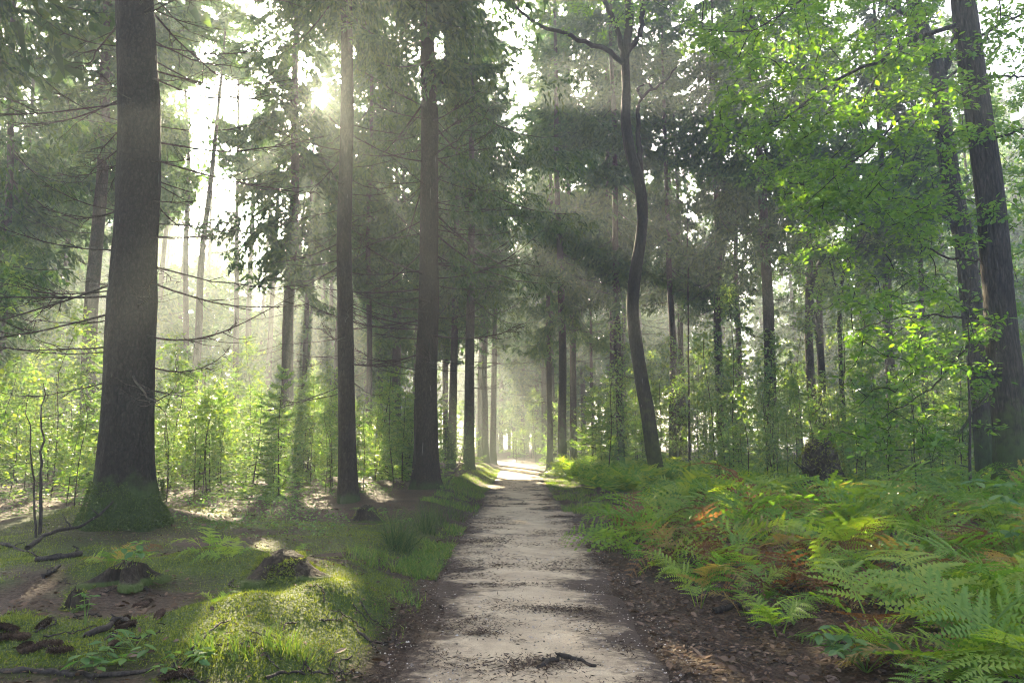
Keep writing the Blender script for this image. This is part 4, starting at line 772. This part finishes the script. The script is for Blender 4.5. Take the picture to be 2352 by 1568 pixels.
# ------------------------------------------------------------------ moss, grass, rushes, litter
rg = RS(81)
n = 230000; x = rg.uniform(-6.5, -.7, n); y = 3.7 + 9.0 * rg.rand(n) ** 1.6; k = (rg.rand(n) < moss_mask(x, y) ** 1.5) & (np.abs(x) < .79 * y + .3); x = x[k]; y = y[k]
mb = MB(); moss_tufts(mb, np.stack([x, y, h(x, y) - .004], 1), np.tile([0, 0, 1.], (len(x), 1)), rg, .02, .010); tag(mb.build("moss", ['moss']), "springy green moss carpet over the mound and bank", None, None, "stuff")
def blades(mb, x, y, ln, wd, rg, lean=.35, z=None):
    n = len(x); b = np.stack([x, y, (h(x, y) if z is None else z) - .01], 1); d = nrm(np.array([0, 0, 1.]) + rg.randn(n, 3) * lean); s = nrm(np.cross(d, rg.randn(n, 3))); bend = rg.randn(n, 3) * [1, 1, 0] * .35 * ln[:, None]
    mid = b + d * (ln * .55)[:, None]; tip = b + d * (ln * .95)[:, None] + bend; w = s * (wd * .5)[:, None]
    v = np.stack([b - w, b + w, mid + w * .8, mid - w * .8, tip], 1).reshape(-1, 3); o = np.arange(n)[:, None] * 5; mb.add(v, o + np.array([[0, 1, 2, 3]])); mb.f.append((o + np.array([[3, 2, 4]]) + mb.n - 5 * n, 0, False))
mb = MB()
def verge(cx, cy, rx, ry, n, l0, l1, wd=.008):
    a = rg.rand(n) * 6.28; q = np.sqrt(rg.rand(n)); x = cx + rx * q * np.cos(a); y = cy + ry * q * np.sin(a); k = (np.abs(x - pathx(y)) > 1.0) & (fbm(x / .4, y / .4, 61, 2) > -.18); blades(mb, x[k], y[k], rg.uniform(l0, l1, k.sum()), np.full(k.sum(), wd), rg)
for s_, e0, e1, y0, y1, n in [(-1, .95, 2.1, 14.5, 38, 15000), (1, .95, 2.1, 15, 34, 12000), (-1, 1.0, 1.5, 8, 12.5, 4200), (-1, .98, 1.25, 5, 8, 900), (1, 1.05, 1.5, 9.5, 13, 1200)]:
    y = y0 + (y1 - y0) * rg.rand(n) ** 1.3; x = pathx(y) + s_ * (e0 + (e1 - e0) * rg.rand(n)); k = fbm(x / .45, y / .6, 61, 3) > -.05 + .12 * rg.randn(n); blades(mb, x[k], y[k], rg.uniform(.035, .13, k.sum()), np.full(k.sum(), .011), rg)
for px, py, rx, ry, n in [(640, 1495, .1, .08, 90), (690, 1510, .08, .08, 70), (550, 1505, .08, .08, 50), (850, 1290, .3, .4, 300), (470, 1505, .1, .08, 80), (1060, 1115, 1.0, 2.0, 2500)]:
    g = G(px, py); verge(g[0], g[1], rx, ry, n, .08, .22, .006)
tag(mb.build("grass", ['grass']), "fresh grass fringing the sandy path and the moss", None, None, "stuff")
for px, py, hh, n, lab in [(918, 1262, .62, 190, "dark tall rush tuft, thickest at the mossy verge"), (978, 1222, .58, 150, "dark rush tuft behind the thickest one at the verge"), (1005, 1205, .5, 100, "sparse rush tuft next to the sandy edge"), (1047, 1195, .42, 70, "small thin rush tuft standing alone by the sand")]:
    g = G(px, py); root = MB(); a = rg.rand(n) * 6.28; q = .17 * np.sqrt(rg.rand(n)); x = g[0] + q * np.cos(a); y = g[1] + q * np.sin(a) * 1.3; blades(root, x, y, hh * rg.uniform(.4, 1.2, n), np.full(n, .008), rg, .3); z = hz(g[0], g[1]); root.v = [v - [g[0], g[1], z] for v in root.v]
    tag(root.build("rush_tuft", ['rush'], None, (g[0], g[1], z)), lab, "rush")
# low bilberry cover between the trunks
mb = MB(); n = 20000; y = 9.5 + 14 * rg.rand(n) ** 1.2; x = -1.7 - 9.5 * rg.rand(n); cov = fbm(x / 1.1, y / 1.1, 66, 3); k = (np.abs(x) < .8 * y + .5) & (cov > -.12) & (x < pathx(y) - 1.7) & (np.hypot(x + 6, y - 10.4) > 1.3) & ~((x > -4.2) & (y > 12.0) & (y < 17.5) & (x > -2.6 - (17.5 - y) * .25)); x = x[k]; y = y[k]; n = len(x)
z = h(x, y) + .34 * rg.rand(n) * np.clip(cov[k] + .45, .2, 1); leaves(mb, np.stack([x, y, z], 1), rg.randn(n, 3) * [1, 1, .3], nrm(np.array([0, 0, 1.]) + rg.randn(n, 3) * .4), rg.uniform(.03, .065, n), 'small')
n = 14000; y = 13 + 22 * rg.rand(n); x = pathx(y) + 2.2 + 16 * rg.rand(n); k = (np.abs(x) < .8 * y) & (fbm(x / 1.4, y / 1.4, 67, 3) > -.1); x = x[k]; y = y[k]; n = len(x)
leaves(mb, np.stack([x, y, h(x, y) + .6 * rg.rand(n)], 1), rg.randn(n, 3) * [1, 1, .3], nrm(np.array([0, 0, 1.]) + rg.randn(n, 3) * .4), rg.uniform(.05, .10, n), 'small')
n = 64000; y = 10 + 20 * rg.rand(n) ** 1.2; x = -1.8 - 17 * rg.rand(n); cl = fbm(x / 1.3, y / 1.3, 68, 3); k = (np.abs(x) < .8 * y + .5) & (y > np.interp(x, [-14, -8.5, -6, -4.2, -2.6, -1.9], [9.9, 10, 13, 14.8, 18, 24])) & (cl > -.16) & (x < pathx(y) - 2.0); x = x[k]; y = y[k]; cl = cl[k]; n = len(x)
z = h(x, y) + (1.5 + 2.6 * cl) * rg.rand(n) ** .9; d = nrm(rg.randn(n, 3) * [1, 1, .35]); s = nrm(np.cross(d, np.array([0, 0, 1.]) + rg.randn(n, 3) * .5)); tris(mb, np.stack([x, y, z], 1), d, s, rg.uniform(.04, .10, n), rg.uniform(.025, .05, n), 1)
tag(mb.build("undergrowth", ['herb', 'broad']), "low leafy ground cover between the trunks", None, None, "stuff")
# leaf litter and needle drifts
mb = MB(); n = 19000; y = 3.5 + 10 * rg.rand(n) ** 1.7; sd = rg.rand(n); x = np.where(sd < .62, pathx(y) + .95 + 2.6 * rg.rand(n) ** 1.3, pathx(y) - .95 - 4.5 * rg.rand(n) ** 1.2)
k = (np.abs(x) < .8 * y + .3) & (rg.rand(n) > moss_mask(x, y) * .86); x = x[k]; y = y[k]; n = len(x)
leaves(mb, np.stack([x, y, h(x, y) + .004 + .02 * rg.rand(n)], 1), rg.randn(n, 3) * [1, 1, .15], nrm(np.array([0, 0, 1.]) + rg.randn(n, 3) * .38), rg.uniform(.012, .05, n) * (1 + .9 * (rg.rand(n) < .12)), 'small', fold=.35, curl=-.2)
tag(mb.build("leaf_litter", ['litter']), "dry fallen leaves along both edges of the path", None, None, "stuff")
mb = MB(); cx = []; cy2 = []
for k in range(230):
    y = 4.2 + 26 * rg.rand() ** 1.5; x = float(pathx(y)) + 1.1 * rg.choice([-1, 1]) * rg.rand() ** .6; w = rg.uniform(.05, .38); n = int(30 + 210 * w); cx.append(x + rg.randn(n) * w * .5); cy2.append(y + rg.randn(n) * (.05 + .35 * w * rg.rand()) + .05 * np.sin(np.linspace(0, 6, n) + k))
for k in range(34):
    y = 4.4 + 18 * rg.rand() ** 1.4; x = float(pathx(y)) + rg.uniform(-1.1, 1.1); w = rg.uniform(.12, .3); n = 330; cx.append(x + rg.randn(n) * w * rg.uniform(.5, 1)); cy2.append(y + rg.randn(n) * w * rg.uniform(.2, .7) + .06 * np.sin(4 * np.arange(n) / n + k))
for (x, y, w, dy, n) in [(.15, 5.0, .35, .10, 1400), (.45, 6.55, .55, .07, 900), (.0, 7.6, .5, .06, 500), (-.85, 5.6, .25, .25, 700), (-.9, 6.6, .2, .4, 600)]: cx.append(x + rg.randn(n) * w * .55); cy2.append(y + rg.randn(n) * dy)
x = np.concatenate(cx); y = np.concatenate(cy2); n = len(x); z = h(x, y) + .018 + .022 * rg.rand(n); a = rg.rand(n) * 6.28; d = nrm(np.stack([np.cos(a), np.sin(a), rg.randn(n) * .2], 1)); s = nrm(np.cross(d, [0, 0, 1.]) + rg.randn(n, 3) * .4)
kites(mb, np.stack([x, y, z], 1), d, s, rg.uniform(.015, .07, n), rg.uniform(.004, .014, n)); tag(mb.build("needle_litter", ['needle_litter']), "dark drifts of needles and bark crumbs across the sand", None, None, "stuff")
mb = MB(); n = 5200; y = 3.9 + 12 * rg.rand(n) ** 1.5; x = pathx(y) + rg.uniform(-1.15, 1.15, n); r_ = rg.uniform(.003, .011, n) * (1 + (rg.rand(n) < .03)); o_ = np.array([[1, 0, 0], [-.5, .87, 0], [-.5, -.87, 0], [0, 0, .8]]) 
a = rg.rand(n) * 6.28; rx_ = o_[None, :, 0] * np.cos(a)[:, None] - o_[None, :, 1] * np.sin(a)[:, None]; ry_ = o_[None, :, 0] * np.sin(a)[:, None] + o_[None, :, 1] * np.cos(a)[:, None]
v = np.stack([x[:, None] + r_[:, None] * rx_, y[:, None] + r_[:, None] * ry_, (h(x, y) + .014 + .004)[:, None] + r_[:, None] * o_[None, :, 2]], -1).reshape(-1, 3); o4 = np.arange(n)[:, None] * 4
for t3 in ([0, 1, 3], [1, 2, 3], [2, 0, 3]):
    mb.add(v, o4 + np.array([t3])) if t3 == [0, 1, 3] else mb.f.append((o4 + np.array([t3]), 0, False))
tag(mb.build("gravel", ['grit']), "fine grit and crumbs scattered on the sand", None, None, "stuff")
# leafy herbs
def herb(px, py, n, size, hh, label, group=None, spread=.2, d=None):
    if d is None: g = G(px, py); x, y = g[0], g[1]
    else: x, y = at_px(px, py, d)
    root = thing("leafy_herb", (x, y, hz(x, y)), label, "plant", group); st = MB(); lf = MB()
    for k in range(n):
        a = rg.rand() * 6.28; q = spread * math.sqrt(rg.rand()); top = np.array([q * math.cos(a), q * math.sin(a), hh * rg.uniform(.5, 1.1)]); u = np.linspace(0, 1, 5)[:, None]; st.add(*tube(top * u * [1, 1, 1] + [0, 0, 0], np.linspace(.004, .002, 5), 3), 0)
        m_ = rg.randint(4, 7); b = rg.rand() * 6.28 + np.arange(m_) * 6.28 / m_; dd = np.stack([np.cos(b), np.sin(b), -.15 + rg.randn(m_) * .15], 1); leaves(lf, np.tile(top, (m_, 1)) + rg.randn(m_, 3) * .01, dd, nrm(np.array([0, 0, 1.]) + rg.randn(m_, 3) * .2), size * rg.uniform(.7, 1.2, m_), 'ovate')
    st.build("stem", ['grass'], root); tag(lf.build("leaves", ['herb'], root), kind="stuff"); return root
herb(1990, 1545, 16, .10, .22, "broad-leaved pale green plant at the foot of the ferns by the litter", spread=.26)
herb(1790, 1440, 8, .06, .15, "small broad-leaved plant sprouting at the fern edge")
herb(1610, 1350, 8, .05, .12, "little round-leaved plant at the litter edge")
herb(195, 1440, 3, .07, .2, "slender pale seedling among the scattered cones", spread=.05); herb(300, 1340, 4, .09, .32, "drooping-leaved seedling near the low rotten stump", spread=.1); herb(260, 1525, 5, .09, .08, "flat pale leaf rosette on the litter by the long stick"); herb(410, 1540, 6, .07, .08, "pale leafy sprig at the edge of the sunlit moss")
herb(310, 1490, 5, .07, .10, "low whitish-leaved sprig between moss patches"); herb(905, 1225, 12, .07, .35, "leafy bramble sprig beside the dark rushes", spread=.35); herb(620, 1180, 6, .06, .45, "yellow-leaved seedling catching the sun behind the big stump", spread=.1)
herb(2330, 1120, 14, .14, 1.1, "large pale-leaved shrub sprig in front of the furrowed oak", spread=.35, d=6.5)
# moss skirt on the massive spruce
n = 9000; a = rg.rand(n) * 6.28; zz = .75 * rg.rand(n) ** 1.7; rr = .40 * (1 + .5 * np.exp(-zz / .45)); k = noise(a * 1.6, zz * 3, 91) + .42 - zz * .6 > 0
mb = MB(); zz = zz * .8; moss_tufts(mb, np.stack([rr * np.cos(a), rr * np.sin(a), zz], 1)[k], np.stack([np.cos(a), np.sin(a), 0 * a - .3], 1)[k], rg, .035, .012); tag(mb.build("moss", ['dark_moss'], BIG), kind="stuff")

# ------------------------------------------------------------------ morning haze
def haze():
    hb = MB(); x0, x1, y0, y1, z0, z1 = -230, 230, -60, 235, -3, 36
    v = [(x, y, z) for z in (z0, z1) for y in (y0, y1) for x in (x0, x1)]
    hb.add(v, [[0, 2, 3, 1], [4, 5, 7, 6], [0, 1, 5, 4], [2, 6, 7, 3], [0, 4, 6, 2], [1, 3, 7, 5]])
    m, nt, out, N, L = mat("haze"); pv = N("VolumePrincipled"); pv.inputs["Color"].default_value = (.88, .98, 1, 1); pv.inputs["Density"].default_value = .0028; pv.inputs["Anisotropy"].default_value = .45
    L(pv.outputs[0], out.inputs["Volume"]); M['haze'] = m
    tag(hb.build("haze", ['haze']), "thin morning haze filling the wood", None, None, "stuff")
haze()
